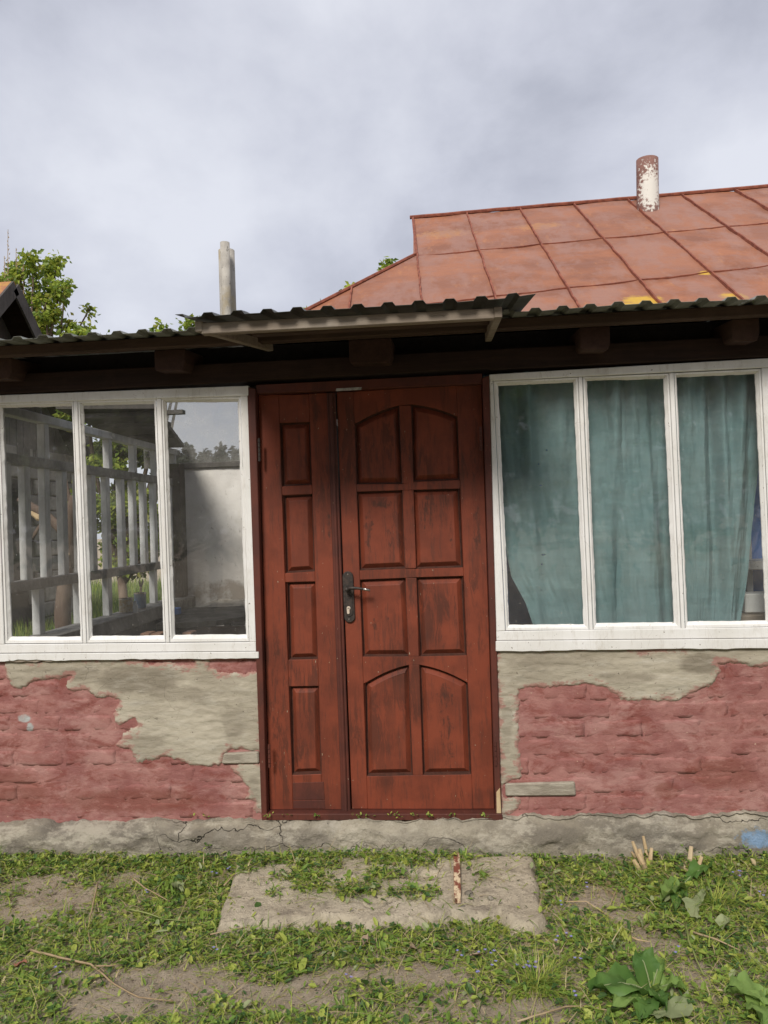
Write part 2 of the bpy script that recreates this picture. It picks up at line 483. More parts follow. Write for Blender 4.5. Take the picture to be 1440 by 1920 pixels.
c = k.mix(k.math('MULTIPLY', k.step(k.noise(6, 5, 0.7, loc=(4, 4, 4)), 0.53, 0.62), 0.4), c, (0.33, 0.25, 0.11))
c = k.mix(k.step(k.noise(30, 4, 0.7), 0.60, 0.68), c, (0.12, 0.11, 0.10))
k.base(c); k.bump(k.noise(60, 6, 0.7), 0.5, 0.005)
PIPE = k.m
k = Mat('flue_paint', 0.7, 0.3)
f = k.step(k.noise(9, 6, 0.7), .35, .68)
c = k.mix(f, (0.235, 0.120, 0.095), (0.16, 0.085, 0.07))
_fp = P(1214, 378, 5.35)
pm = k.spots([(_fp.x + .02, _fp.y - .12, _fp.z + .10, .13, .24)], 30, 1.9)
c = k.mix(pm, c, (0.66, 0.64, 0.58))
k.base(c); k.bump(k.noise(60, 6, 0.7), 0.5, 0.005)
FLUE = k.m
IRON = M_simple('dark_iron', (0.028, 0.024, 0.022), (0.055, 0.040, 0.033), 60, 0.5, spec=0.3)
STEEL = Mat('worn_steel', 0.3, 0.5, 0.9).base((0.45, 0.42, 0.40)).m
BRASS = Mat('brass_cylinder', 0.4, 0.5, 0.2).base((0.62, 0.52, 0.42)).m
TAPE = M_simple('grey_tape', (0.46, 0.45, 0.44), (0.28, 0.27, 0.26), 60, 0.5)
PLASTER = None
k = Mat('inner_plaster', 0.9, 0.15)
c = k.mix(k.step(k.noise(2.2, 6, 0.65), .35, .68), (0.80, 0.77, 0.72), (0.68, 0.645, 0.59))
c = k.mix(k.math('MULTIPLY', k.step(k.noise(26, 5, 0.7, (1, 1, 0.5)), 0.62, 0.72), 0.6), c, (0.20, 0.17, 0.14))
lw = k.spots([(-1.9, 3.2, .98, .25, .16), (-1.55, 3.2, 1.05, .16, .16), (-2.2, 3.2, 1.0, .2, .14)], 7, 0.9)
c = k.mix(k.math('MULTIPLY', lw, 0.75), c, (0.27, 0.215, 0.16))
k.base(c); k.bump(k.noise(18, 6, 0.7), 0.5, 0.01)
PLASTER = k.m
LATT = M_simple('grey_white_paint', (0.62, 0.63, 0.62), (0.46, 0.465, 0.45), 14, 0.6, (1, 1, 0.4))
RAILM = M_simple('grimy_rail_paint', (0.24, 0.235, 0.22), (0.14, 0.135, 0.125), 12, 0.7)
BLUE = M_simple('blue_wall_paint', (0.10, 0.23, 0.58), (0.08, 0.19, 0.48), 5, 0.7)
NAVY = M_simple('navy_board', (0.030, 0.045, 0.075), (0.055, 0.065, 0.085), 9, 0.7)
BLOCK = M_simple('grey_block', (0.36, 0.34, 0.30), (0.24, 0.225, 0.20), 9, 0.9, bump=0.6, var=(0.20, 0.19, 0.175))
MORT2 = M_simple('block_joint', (0.12, 0.11, 0.10), (0.18, 0.165, 0.15), 9, 0.9)
TILE = M_simple('lichen_tile', (0.30, 0.13, 0.075), (0.42, 0.24, 0.06), 6, 0.85, bump=0.5)
CLOTH = M_simple('rag_cloth', (0.42, 0.385, 0.32), (0.30, 0.27, 0.22), 14, 0.9)
DARKIN = M_simple('dark_interior', (0.05, 0.047, 0.045), (0.03, 0.028, 0.027), 4, 0.9)
FLOORM = M_simple('floor_boards', (0.09, 0.07, 0.055), (0.05, 0.04, 0.033), 5, 0.7)
GREYBOX = M_simple('dusty_board', (0.045, 0.042, 0.038), (0.10, 0.095, 0.086), 8, 0.9, spec=0.1)

# window glass: thin sheet, reflection by Fresnel, thin film of dust
def glass_mat(name, dust, tint=(0.90, 0.92, 0.91, 1)):
    mt = bpy.data.materials.new(name); mt.use_nodes = True
    nt = mt.node_tree; nt.nodes.clear(); n = nt.nodes.new; l = nt.links.new
    out = n('ShaderNodeOutputMaterial'); tr = n('ShaderNodeBsdfTransparent'); gl = n('ShaderNodeBsdfGlossy')
    tr.inputs[0].default_value = tint; gl.inputs['Roughness'].default_value = 0.02
    fr = n('ShaderNodeFresnel'); fr.inputs[0].default_value = 1.5
    f2 = n('ShaderNodeMath'); f2.operation = 'MULTIPLY'; f2.inputs[1].default_value = 1.7; l(fr.outputs[0], f2.inputs[0])
    geo = n('ShaderNodeNewGeometry')
    wv = n('ShaderNodeTexNoise'); wv.inputs['Scale'].default_value = 3.0; wv.inputs['Detail'].default_value = 1; l(geo.outputs['Position'], wv.inputs['Vector'])
    bp = n('ShaderNodeBump'); bp.inputs['Strength'].default_value = 0.15; bp.inputs['Distance'].default_value = 0.02
    l(wv.outputs['Fac'], bp.inputs['Height']); l(bp.outputs[0], gl.inputs['Normal'])
    mx = n('ShaderNodeMixShader'); l(f2.outputs[0], mx.inputs[0]); l(tr.outputs[0], mx.inputs[1]); l(gl.outputs[0], mx.inputs[2])
    df = n('ShaderNodeBsdfDiffuse'); df.inputs[0].default_value = (0.62, 0.60, 0.56, 1)
    nn = n('ShaderNodeTexNoise'); nn.inputs['Scale'].default_value = 5; nn.inputs['Detail'].default_value = 8; nn.inputs['Roughness'].default_value = 0.75
    l(geo.outputs['Position'], nn.inputs['Vector'])
    mr = n('ShaderNodeMapRange'); mr.inputs[1].default_value = 0.36; mr.inputs[2].default_value = 0.75
    mr.inputs[3].default_value = dust * 0.45; mr.inputs[4].default_value = dust * 2.0; l(nn.outputs['Fac'], mr.inputs[0])
    sp = n('ShaderNodeTexNoise'); sp.inputs['Scale'].default_value = 130; sp.inputs['Detail'].default_value = 2
    l(geo.outputs['Position'], sp.inputs['Vector'])
    m2 = n('ShaderNodeMapRange'); m2.inputs[1].default_value = 0.73; m2.inputs[2].default_value = 0.76; m2.inputs[4].default_value = 0.5
    l(sp.outputs['Fac'], m2.inputs[0])
    ad = n('ShaderNodeMath'); ad.operation = 'MAXIMUM'; l(mr.outputs[0], ad.inputs[0]); l(m2.outputs[0], ad.inputs[1])
    m3 = n('ShaderNodeMixShader'); l(ad.outputs[0], m3.inputs[0]); l(mx.outputs[0], m3.inputs[1]); l(df.outputs[0], m3.inputs[2])
    l(m3.outputs[0], out.inputs['Surface'])
    return mt
GLASS = glass_mat('window_glass', 0.05)
GLASS_L = glass_mat('dusty_window_glass', 0.042, (0.84, 0.85, 0.85, 1))

# leaves
def leaf_mat(name, c1, c2, trans=0.35, scale=9):
    mt = bpy.data.materials.new(name); mt.use_nodes = True
    nt = mt.node_tree; nt.nodes.clear(); n = nt.nodes.new; l = nt.links.new
    out = n('ShaderNodeOutputMaterial'); geo = n('ShaderNodeNewGeometry')
    nn = n('ShaderNodeTexNoise'); nn.inputs['Scale'].default_value = scale; nn.inputs['Detail'].default_value = 3
    l(geo.outputs['Position'], nn.inputs['Vector'])
    mr = n('ShaderNodeMapRange'); mr.inputs[1].default_value = 0.35; mr.inputs[2].default_value = 0.65; l(nn.outputs['Fac'], mr.inputs[0])
    mx = n('ShaderNodeMix'); mx.data_type = 'RGBA'; mx.inputs[6].default_value = (*c1, 1); mx.inputs[7].default_value = (*c2, 1)
    l(mr.outputs[0], mx.inputs[0])
    pb = n('ShaderNodeBsdfPrincipled'); pb.inputs['Roughness'].default_value = 0.5; pb.inputs['Specular IOR Level'].default_value = 0.3
    l(mx.outputs[2], pb.inputs['Base Color'])
    tl = n('ShaderNodeBsdfTranslucent'); l(mx.outputs[2], tl.inputs[0])
    ms = n('ShaderNodeMixShader'); ms.inputs[0].default_value = trans
    l(pb.outputs[0], ms.inputs[1]); l(tl.outputs[0], ms.inputs[2]); l(ms.outputs[0], out.inputs['Surface'])
    return mt
LF = [leaf_mat('leaf_mid_green', (0.215, 0.310, 0.055), (0.140, 0.235, 0.040)),
      leaf_mat('leaf_yellow_green', (0.390, 0.430, 0.090), (0.290, 0.365, 0.065)),
      leaf_mat('leaf_dark_green', (0.078, 0.150, 0.036), (0.050, 0.105, 0.028)),
      leaf_mat('leaf_pale_underside', (0.36, 0.40, 0.21), (0.28, 0.33, 0.16)),
      leaf_mat('dry_straw', (0.46, 0.38, 0.22), (0.33, 0.25, 0.14), 0.15),
      leaf_mat('petal_violet', (0.30, 0.28, 0.55), (0.24, 0.24, 0.50), 0.3)]
TREE_L = [leaf_mat('tree_leaf_light', (0.390, 0.455, 0.065), (0.300, 0.390, 0.052), 0.45, 2),
          leaf_mat('tree_leaf_mid', (0.190, 0.270, 0.045), (0.135, 0.210, 0.035), 0.45, 2),
          leaf_mat('tree_leaf_tip', (0.40, 0.37, 0.08), (0.30, 0.34, 0.06), 0.45, 2)]
FAR_L = [leaf_mat('far_leaf', (0.040, 0.050, 0.028), (0.028, 0.036, 0.022), 0.25, 2)]
BURD = leaf_mat('burdock_leaf', (0.135, 0.245, 0.055), (0.085, 0.180, 0.040), 0.4, 12)
BURD2 = leaf_mat('burdock_leaf_light', (0.230, 0.340, 0.090), (0.165, 0.270, 0.065), 0.35, 12)

# ================================================================ SETTING
X_L, X_R = -2.45, 2.7          # ends of the glazed veranda front
def ground_z(x, y):
    q = 0.012 * fbm(x, y, 0.3, 2.2) + 0.008 * fbm(x, y, 5.3, 9) - 0.004
    if abs(x) < 2.7 and -2.1 < y < .12: q += 0.006 * fbm(x, y, 2.2, 26) + 0.0035 * fbm(x, y, 7.1, 55)
    return q

def gnd(u, v):
    x = -120 + 240 * u; y = -120 + 320 * v
    return (x, y, -0.03)
b = MB()
xs = np.concatenate([[-150, -60, -25, -12, -7], np.concatenate([np.linspace(-5, -2.7, 24), np.linspace(-2.66, 2.66, 380), np.linspace(2.7, 5, 24)]), [7, 12, 25, 60, 150]])
ys = np.concatenate([[-150, -60, -25, -12, -7], np.concatenate([np.linspace(-5, -2.1, 30), np.linspace(-2.06, 0.1, 155), np.linspace(.14, 1.0, 12)]), [2, 4, 7, 12, 25, 60, 200]])
vs = []
for y in ys:
    for x in xs:
        near = -5 <= x <= 5 and -5 <= y <= 1
        vs.append((x, y, ground_z(x, y) if near else 0.0))
nx = len(xs)
fs = [(j * nx + i, j * nx + i + 1, (j + 1) * nx + i + 1, (j + 1) * nx + i) for j in range(len(ys) - 1) for i in range(nx - 1)]
b.add(vs, fs)
ground = b.build('ground', SOIL, smooth=True, fix=False)
tag(ground, kind='structure')

# ================================================================ HOUSE
house = empty('house', (0, 0, 0))
tag(house, 'low village house with glazed brick veranda, brown double door and rusty red metal roof', 'house')

# ---- plinth: rough concrete ledge
PL_PROF = [(0.06, 0.155), (-0.01, 0.150), (-0.045, 0.140), (-0.070, 0.118), (-0.082, 0.095), (-0.088, 0.06), (-0.09, 0.03), (-0.092, 0.0), (-0.092, -0.06)]
def plinth_pt(x, t):
    i = min(int(t * (len(PL_PROF) - 1)), len(PL_PROF) - 2); f = t * (len(PL_PROF) - 1) - i
    y = PL_PROF[i][0] * (1 - f) + PL_PROF[i + 1][0] * f
    z = PL_PROF[i][1] * (1 - f) + PL_PROF[i + 1][1] * f
    w = min(1, max(0, (x + 2.4) / 3.8))                       # top edge climbs to the right
    z += (w * 0.045 - 0.012) * max(0, min(1, z / 0.14))
    d = 0.022 * fbm(x, z * 1.5, 2.0, 3.2) + 0.008 * fbm(x, y, z, 16)
    z += (0.016 * fbm(x, 0, 1, 5) + .006 * fbm(x, 0, 3, 22)) * max(0, min(1, (z - .06) / .08))
    if y > 0: d = 0
    return (x, y + d * 0.8 + (0.03 * w if y < -0.03 else 0), z + d * 0.5)
plinth = grid('plinth', lambda u, v: plinth_pt(X_L - 0.06 + (X_R - X_L + 0.12) * u, v), 420, 34, CONCRETE)
plinth.parent = house

# ---- brick walls under the windows
COURSE, BL = 0.0855, 0.262
def brick_mesh(seed):
    rs = random.Random(seed)
    L2, H2 = (BL - 0.007) / 2, (COURSE - 0.009) / 2
    nu, nv = 13, 6
    b = MB(); vs = []
    for j in range(nv):
        for i in range(nu):
            u = -1 + 2 * i / (nu - 1); v = -1 + 2 * j / (nv - 1)
            x, z = u * L2, v * H2
            e = min(L2 - abs(x), H2 - abs(z))
            y = 0.0030 * (1 - min(1, e / 0.008)) ** 2
            y += 0.0035 * fbm(x + seed * 3.1, z, seed, 14) + 0.002 * fbm(x, z + seed, seed, 40)
            x += 0.003 * nz(seed, z, 3, 30); z += 0.003 * nz(x, seed, 7, 16)
            vs.append((x, y, z))
    n0 = len(vs)
    fs = [(j * nu + i, j * nu + i + 1, (j + 1) * nu + i + 1, (j + 1) * nu + i) for j in range(nv - 1) for i in range(nu - 1)]
    ring = [i for i in range(nu)] + [j * nu + nu - 1 for j in range(1, nv)] + [(nv - 1) * nu + i for i in range(nu - 2, -1, -1)] + [j * nu for j in range(nv - 2, 0, -1)]
    for k in ring: vs.append((vs[k][0], 0.05, vs[k][2]))
    m = len(ring)
    for k in range(m):
        fs.append((ring[k], n0 + k, n0 + (k + 1) % m, ring[(k + 1) % m]))
    b.add(vs, fs)
    me = b.mesh('brick', smooth=True, fix=False)
    me.materials.append(BRICK)
    return me
BR = [brick_mesh(i) for i in range(8)]
def half_mesh(me, f):
    m2 = me.copy()
    for v in m2.vertices: v.co.x *= f
    return m2
BRH = [half_mesh(q, 0.5) for q in BR[:4]]

def poly_sdf(pts, gx, gz):
    """signed distance (positive inside) of grid points to polygon"""
    pts = np.array(pts); n = len(pts)
    d = np.full(gx.shape, 1e9); inside = np.zeros(gx.shape, bool)
    for i in range(n):
        a = pts[i]; c = pts[(i + 1) % n]
        e = c - a
        t = np.clip(((gx - a[0]) * e[0] + (gz - a[1]) * e[1]) / max(e @ e, 1e-12), 0, 1)
        d = np.minimum(d, np.hypot(gx - a[0] - t * e[0], gz - a[1] - t * e[1]))
        cond = ((a[1] > gz) != (c[1] > gz)) & (gx < (c[0] - a[0]) * (gz - a[1]) / (c[1] - a[1] + 1e-12) + a[0])
        inside ^= cond
    return np.where(inside, d, -d)

def patch(name, pxpts, parent, thick=0.0085, step=0.0062):
    pts = px_poly(pxpts)
    x0 = min(p[0] for p in pts) - 0.02; x1 = max(p[0] for p in pts) + 0.02
    z0 = min(p[1] for p in pts) - 0.02; z1 = max(p[1] for p in pts) + 0.02
    nx = int((x1 - x0) / step) + 2; nzz = int((z1 - z0) / step) + 2
    gx, gz = np.meshgrid(x0 + np.arange(nx) * step, z0 + np.arange(nzz) * step)
    wx = np.zeros_like(gx)
    sd = poly_sdf(pts, gx, gz)
    vs = []; keep = {}; ed = []
    b = MB()
    for j in range(nzz):
        for i in range(nx):
            x = gx[j, i]; z = gz[j, i]
            s = sd[j, i] + 0.012 * fbm(x, z, 1, 9) + 0.009 * fbm(x, z, 4, 38, 5)
            if s < -0.022 or -0.930 < x < 0.182: continue
            h = min(1, max(-0.8, s / 0.012))
            h = thick * (h if h < 0 else h * (2 - h))
            h += (0.0035 * fbm(x * 0.6, z * 2.0, 2, 6) + 0.0020 * fbm(x * .6, z * 1.6, 8, 24)) * (1 if s > 0 else 0.3)
            keep[(i, j)] = len(vs); vs.append((x, -h, z)); ed.append(min(1.0, max(0.0, s / 0.055)))
    fs = []
    for (i, j), q in keep.items():
        a, c, d = keep.get((i + 1, j)), keep.get((i + 1, j + 1)), keep.get((i, j + 1))
        if a is not None and c is not None and d is not None: fs.append((q, a, c, d))
    b.add(vs, fs)
    o_ = b.build(name, RENDER_P, parent, smooth=True, fix=False)
    at_ = o_.data.attributes.new('edge', 'FLOAT', 'POINT'); at_.data.foreach_set('value', ed)
    return o_

def zoomed(pts, ox, oy, s): return [(ox + x / s, oy + y / s) for x, y in pts]
LEFT_PATCH = zoomed([(25, 96), (30, 190), (75, 245), (100, 245), (130, 235), (240, 200), (370, 188), (345, 235), (360, 260), (460, 268), (500, 290), (560, 288), (622, 320), (605, 360),
    (590, 430), (640, 425), (690, 405), (715, 440), (690, 470), (640, 500), (580, 545), (620, 560), (670, 565), (690, 600), (720, 630), (800, 625), (850, 605), (880, 610), (930, 630),
    (1000, 655), (1060, 655), (1130, 648), (1150, 640), (1165, 590), (1205, 568), (1355, 580), (1352, 640), (1240, 640), (1190, 655), (1210, 690), (1250, 720), (1300, 770), (1275, 820), (1330, 840), (1310, 870), (1335, 895), (1385, 905), (1378, 700), (1366, 300), (1358, 130),
    (1340, 160), (1270, 172), (1150, 165), (1090, 130), (1075, 96), (1012, 96), (1010, 137), (940, 130), (860, 112), (770, 130), (760, 92), (300, 90)], 0, 1200, 2.769)
RIGHT_PATCH = zoomed([(80, 130), (82, 88), (1700, 75), (1700, 195), (1370, 185), (1260, 175), (1190, 172), (1190, 230), (1160, 270), (1110, 300), (1060, 330), (980, 345), (850, 357), (740, 357), (700, 340), (650, 300),
    (610, 285), (540, 277), (400, 287), (300, 297), (190, 295), (190, 400), (196, 480), (200, 600), (206, 700), (195, 745), (150, 758), (118, 780), (118, 840), (200, 838), (215, 870), (165, 905), (150, 930), (103, 930), (95, 600)], 900, 1180, 2.667)

def brick_wall(x0, x1, z0, z1, pts, zoff, skip, rs):
    b = MB()
    nx, nzz = 60, 40
    w = grid('wall', lambda u, v: (x0 + (x1 - x0) * u, 0.0009 + 0.0012 * fbm(x0 + (x1 - x0) * u, 0, z0 + (z1 - z0) * v, 12), z0 + (z1 - z0) * v), nx * 2, nzz, MORTAR)
    w.parent = house
    core = MB(); core.box((x0, 0.06, z0 - 0.1), (x1, 0.24, z1 - 0.02))
    core.build('wall_core', RENDER, w)
    r = 0; z = zoff
    while z < z1:
        off = (r % 2) * BL / 2 + rs.uniform(-.02, .02)
        x = x0 - BL + off
        while x < x1 + BL:
            lo, hi = max(x, x0), min(x + BL, x1)
            if hi - lo > 0.07 and z > z0 - COURSE:
                full = hi - lo > BL * 0.8
                me = rs.choice(BR if full else BRH)
                o = bpy.data.objects.new('brick', me); C.objects.link(o)
                o.parent = w
                o.location = ((lo + hi) / 2, -0.0002 + rs.uniform(-0.0012, 0.0010), z + COURSE / 2 + rs.uniform(-.002, .002))
                o.rotation_euler = (rs.uniform(-.012, .012), rs.uniform(-.008, .008), rs.uniform(-.006, .006))
                if not full: o.scale.x = (hi - lo) / (BL * 0.5)
                elif hi - lo < BL - 1e-4: o.scale.x = (hi - lo) / BL
            x += BL
        z += COURSE; r += 1
    p = patch('plaster_patch', pts, w)
    p['label'] = 'grey cement render patch over the painted bricks'
    return w
rs = random.Random(3)
zl = P(240, 1230).z
xdl = P(484, 1235).x; xdr = P(934, 1235).x
wl = brick_wall(X_L, P(490, 1400).x, 0.10, zl + 0.03, LEFT_PATCH, 0.150 - COURSE, None, rs)
zr = P(1200, 1215).z
wr = brick_wall(P(938, 1400).x, X_R, 0.12, zr + 0.03, RIGHT_PATCH, 0.182 - COURSE, None, rs)
# bare grey bricks let into the render
for pts in ([(947, 1468), (1077, 1464), (1079, 1490), (948, 1491)], [(421, 1411), (486, 1408), (487, 1430), (417, 1431)]):
    o = prism_px('brick', pts, -0.017, 0.02, M_simple('bare_grey_brick', (0.40, 0.36, 0.29), (0.27, 0.235, 0.185), 22, 0.9, (0.5, 1, 2), 0.8, 0.008), wr if pts[0][0] > 700 else wl, 0.006)
    o['label'] = 'bare grey brick showing between the render'

# ---- door
YD = 0.030                     # face of the door leaves
def dp(pts): return [(P(x, y, YD).x, P(x, y, YD).z) for x, y in pts]
def door_piece(name, pts, y0, y1, parent, mat=None, bevel=0.0025):
    b = MB(); b.prism(dp(pts), y0, y1)
    return b.build(name, mat or DOOR, parent, bevel)
frame = MB()
frame.prism(dp([(468, 728), (483.5, 732), (505, 1520), (495, 1527)]), -0.021, 0.12)
o = frame.build('door_frame', DOOR2, house, 0.003)
door_piece('jamb', [(903.5, 712), (916, 708), (939, 1520), (928, 1520)], -0.021, 0.12, o, DOOR2)
door_piece('head', [(483.5, 724), (903.5, 703), (903.5, 722), (483.5, 741)], -0.008, 0.12, o, DOOR2)
door_piece('threshold', [(496, 1518), (940, 1518), (942, 1530), (496, 1530)], -0.026, 0.12, o, DOOR2)
# bare strip of wood at the foot of the right jamb
door_piece('bare_strip', [(929.5, 1478), (936, 1470), (938.5, 1517), (930, 1517)], -0.0235, 0.0, o, W_BARE, 0.001)

def offset_poly(poly, d):
    n = len(poly); out = []
    area = sum(poly[i][0] * poly[(i + 1) % n][1] - poly[(i + 1) % n][0] * poly[i][1] for i in range(n))
    sg = 1 if area > 0 else -1
    for i in range(n):
        p0, p1, p2 = Vector(poly[i - 1]), Vector(poly[i]), Vector(poly[(i + 1) % n])
        e1 = (p1 - p0).normalized(); e2 = (p2 - p1).normalized()
        n1 = Vector((-e1.y, e1.x)) * sg; n2 = Vector((-e2.y, e2.x)) * sg
        k = n1 + n2
        k = k / max(0.3, k.dot(n1)) if k.length > 1e-6 else n1
        q = p1 + k * d
        out.append((q.x, q.y))
    return out

def raised_panel(pts, parent, bev=0.021):
    p0 = dp(pts)
    rings = [(offset_poly(p0, -0.004), YD + 0.012), (offset_poly(p0, 0.000), YD + 0.003), (offset_poly(p0, 0.006), YD + 0.022), (offset_poly(p0, 0.009), YD + 0.0225),
             (offset_poly(p0, 0.009 + bev), YD + 0.004), (offset_poly(p0, 0.011 + bev), YD + 0.0032)]
    n = len(p0); b = MB(); vs = []; fs = []
    for r, y in rings: vs += [(x, y, z) for x, z in r]
    for k in range(len(rings) - 1):
        for i in range(n):
            fs.append((k * n + i, k * n + (i + 1) % n, (k + 1) * n + (i + 1) % n, (k + 1) * n + i))
    ng = 3 * n
    fs.append(tuple((len(rings) - 1) * n + i for i in range(n)))
    b.add(vs, fs)
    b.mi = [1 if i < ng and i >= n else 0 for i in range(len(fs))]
    return b.build('panel', [DOOR, GROOVE], parent)

# left (narrow) leaf
dl = MB(); dl.prism(dp([(483, 740), (622, 735), (650, 1519), (505, 1519)]), YD + 0.024, YD + 0.055)
dl = dl.build('door', DOOR, house); dl['label'] = 'narrow fixed door leaf with four small panels in a column'
LP = [[(524, 793), (581, 791), (584, 909), (529, 912)], [(530.5, 929), (586.7, 926.5), (590, 1071.5), (535.7, 1075)],
      [(538, 1092), (593.7, 1090.5), (597, 1236), (541.6, 1237.5)], [(543.3, 1287.5), (600, 1286.5), (603, 1451.5), (547.5, 1453.5)]]
for q in LP: raised_panel(q, dl, 0.019)
def xl(y): return 524 + (547.5 - 524) * (y - 793) / (1453.5 - 793)     # inner edges of the stiles
def xr(y): return 581 + (603 - 581) * (y - 791) / (1451.5 - 791)
def s0(y): return 484 + (505.5 - 484) * (y - 740) / (1519 - 740)
def s1(y): return 622 + (650 - 622) * (y - 736) / (1519 - 736)
door_piece('stile', [(s0(741), 741), (xl(739), 739.5), (xl(1518), 1518), (s0(1518), 1518)], YD, YD + 0.024, dl)
door_piece('stile', [(xr(738), 738), (s1(736), 736), (s1(1518), 1518), (xr(1518), 1518)], YD, YD + 0.024, dl)
rl = [(739, 791, 740, 793), (909, 926.5, 912, 929), (1071.5, 1090.5, 1075, 1092), (1236, 1286.5, 1237.5, 1287.5), (1451.5, 1518, 1453.5, 1518)]
for a_r, b_r, a_l, b_l in rl:
    door_piece('rail', [(xl(a_l), a_l), (xr(a_r), a_r), (xr(b_r), b_r), (xl(b_l), b_l)], YD + 0.0006, YD + 0.024, dl)
# two nailed boards at the foot of the narrow leaf
door_piece('kick_board', [(548.5, 1468), (607, 1466), (609, 1499), (549.5, 1500)], YD - 0.002, YD + 0.01, dl, DOOR2, 0.001)
door_piece('kick_board', [(549.5, 1501.5), (609, 1500.5), (610, 1516), (550, 1516)], YD - 0.0015, YD + 0.01, dl, DOOR2, 0.001)
# cover strip between the leaves: half-round bead on a flat lath
door_piece('cover_strip', [(613, 737), (629, 735), (658, 1527), (641, 1527)], YD - 0.010, YD, dl, DOOR2, 0.004)
door_piece('cover_strip', [(618, 737), (624.5, 736), (653, 1525), (646, 1525)], YD - 0.021, YD - 0.010, dl, DOOR2, 0.005)

# right (wide) leaf
dr = MB(); dr.prism(dp([(631, 735), (904, 721), (928, 1518), (660, 1518)]), YD + 0.024, YD + 0.055)
dr = dr.build('door', DOOR, house); dr['label'] = 'wide door leaf with eight raised panels and a lever handle'
def arc(x0, y0, x1, y1, n, bulge):
    return [(x0 + (x1 - x0) * t / n, y0 + (y1 - y0) * t / n - bulge * 4 * (t / n) * (1 - t / n)) for t in range(n + 1)]
A1L = arc(665, 795, 748, 760, 7, 4)           # arched tops, left half rises to the right
A1R = arc(771, 758, 858, 781, 7, 4)
A4L = arc(684, 1282, 769, 1246.5, 7, 5)
A4R = arc(786, 1246.5, 877, 1280.5, 7, 5)
RP = [A1L + [(755, 907.5), (668, 908)], A1R + [(863, 900), (772.5, 903.5)],
      [(667.6, 922), (755, 918.8), (762, 1066), (673.5, 1070)], [(770.8, 918.5), (861, 916), (868, 1064), (777.7, 1067.5)],
      [(673.5, 1087), (762, 1083.5), (769, 1231), (680.5, 1231.5)], [(779.4, 1082.5), (868, 1080), (875, 1229), (788, 1231)],
      A4L + [(774, 1454), (687.4, 1456)], A4R + [(883.6, 1452.4), (793.3, 1454)]]
for q in RP: raised_panel(q, dr)
def lx(y): return 664.5 + (687.6 - 664.5) * (y - 790) / (1456 - 790)
def rx(y): return 857.5 + (884 - 857.5) * (y - 778) / (1452 - 778)
def d0(y): return 631 + (660 - 631) * (y - 735) / (1518 - 735)
def d1(y): return 903 + (927 - 903) * (y - 721) / (1518 - 721)
def m0(y): return 748.5 + (774 - 748.5) * (y - 762) / (1454 - 762)
def m1(y): return 770.5 + (793 - 770.5) * (y - 760) / (1454 - 760)
door_piece('stile', [(d0(735), 735), (lx(734), 734), (lx(1517), 1517), (d0(1517), 1517)], YD, YD + 0.024, dr)
door_piece('stile', [(rx(723), 723), (d1(721), 721), (d1(1517), 1517), (rx(1517), 1517)], YD, YD + 0.024, dr)
def rail(top, bot):
    door_piece('rail', top + list(reversed(bot)), YD + 0.0006, YD + 0.024, dr, None, 0.0015)
rail([(lx(734), 734), (rx(723), 723)], [(lx(795), 795)] + A1L[1:] + A1R[:-1] + [(rx(781), 781)])
rail([(lx(908), 908), (m0(907), 907.5), (m1(904), 903.5), (rx(900), 900)], [(lx(922), 922), (m0(919), 919), (m1(918), 918.5), (rx(916), 916)])
rail([(lx(1070), 1070), (m0(1066), 1066.3), (m1(1067), 1067), (rx(1064), 1064)], [(lx(1087), 1087), (m0(1083), 1083.5), (m1(1082), 1082.5), (rx(1080), 1080)])
rail([(lx(1231.5), 1231.5), (m0(1231), 1231), (m1(1231), 1231), (rx(1229), 1229)], [(lx(1282), 1282)] + A4L[1:] + A4R[:-1] + [(rx(1280.5), 1280.5)])
rail([(lx(1456), 1456), (m0(1454), 1454), (m1(1454), 1454), (rx(1452.4), 1452.4)], [(lx(1517), 1517), (rx(1517), 1517)])
for a, bb in ((760, 907), (919, 1066), (1083.5, 1231), (1246, 1454)):
    door_piece('mullion', [(m0(a), a), (m1(a), a), (m1(bb), bb), (m0(bb), bb)], YD + 0.0003, YD + 0.024, dr)

# handle
def hp(pts, Y): return [(P(x, y, Y).x, P(x, y, Y).z) for x, y in pts]
def round_plate(cx0, cy0, cx1, cy1, r, n=8):
    out = []
    for t in range(n + 1):
        a = math.pi + math.pi * t / n; out.append((cx0 + r * math.cos(a), cy0 + r * math.sin(a)))
    for t in range(n + 1):
        a = math.pi * t / n; out.append((cx1 + r * math.cos(a), cy1 + r * math.sin(a)))
    return out
b = MB(); b.prism(hp(round_plate(652.5, 1081, 656, 1157, 10), YD), YD - 0.012, YD + 0.002)
hpl = b.build('handle_plate', IRON, dr, 0.003)
b = MB(); b.prism(hp(round_plate(654.5, 1122, 656, 1148, 7), YD), YD - 0.016, YD - 0.011)
b.build('lock_boss', IRON, dr, 0.002)
b = MB()
p0 = P(652.5, 1104, YD - 0.01)
b.tube([p0 + Vector((0, 0.0, 0)), p0 + Vector((0, -0.05, 0.001))], [0.012, 0.010], 10)
pts = [P(650.5, 1103.5, -0.02), P(660, 1102.5, -0.026), P(672, 1103.0, -0.03), P(683, 1105, -0.03), P(692.5, 1106.5, -0.024)]
b.tube(pts, [0.010, 0.0085, 0.0065, 0.006, 0.0055], 8)
b.build('handle_lever', IRON, dr, smooth=True)
b = MB(); b.tube([P(681, 1104.4, -0.031), P(693.5, 1106.6, -0.0245)], [0.0068, 0.0062], 8)
b.build('handle_tip', STEEL, dr, smooth=True)
b = MB(); b.prism(hp([(x, y) for x, y in round_plate(653.5, 1140, 654, 1148, 2.3)], YD), YD - 0.0195, YD - 0.0155)
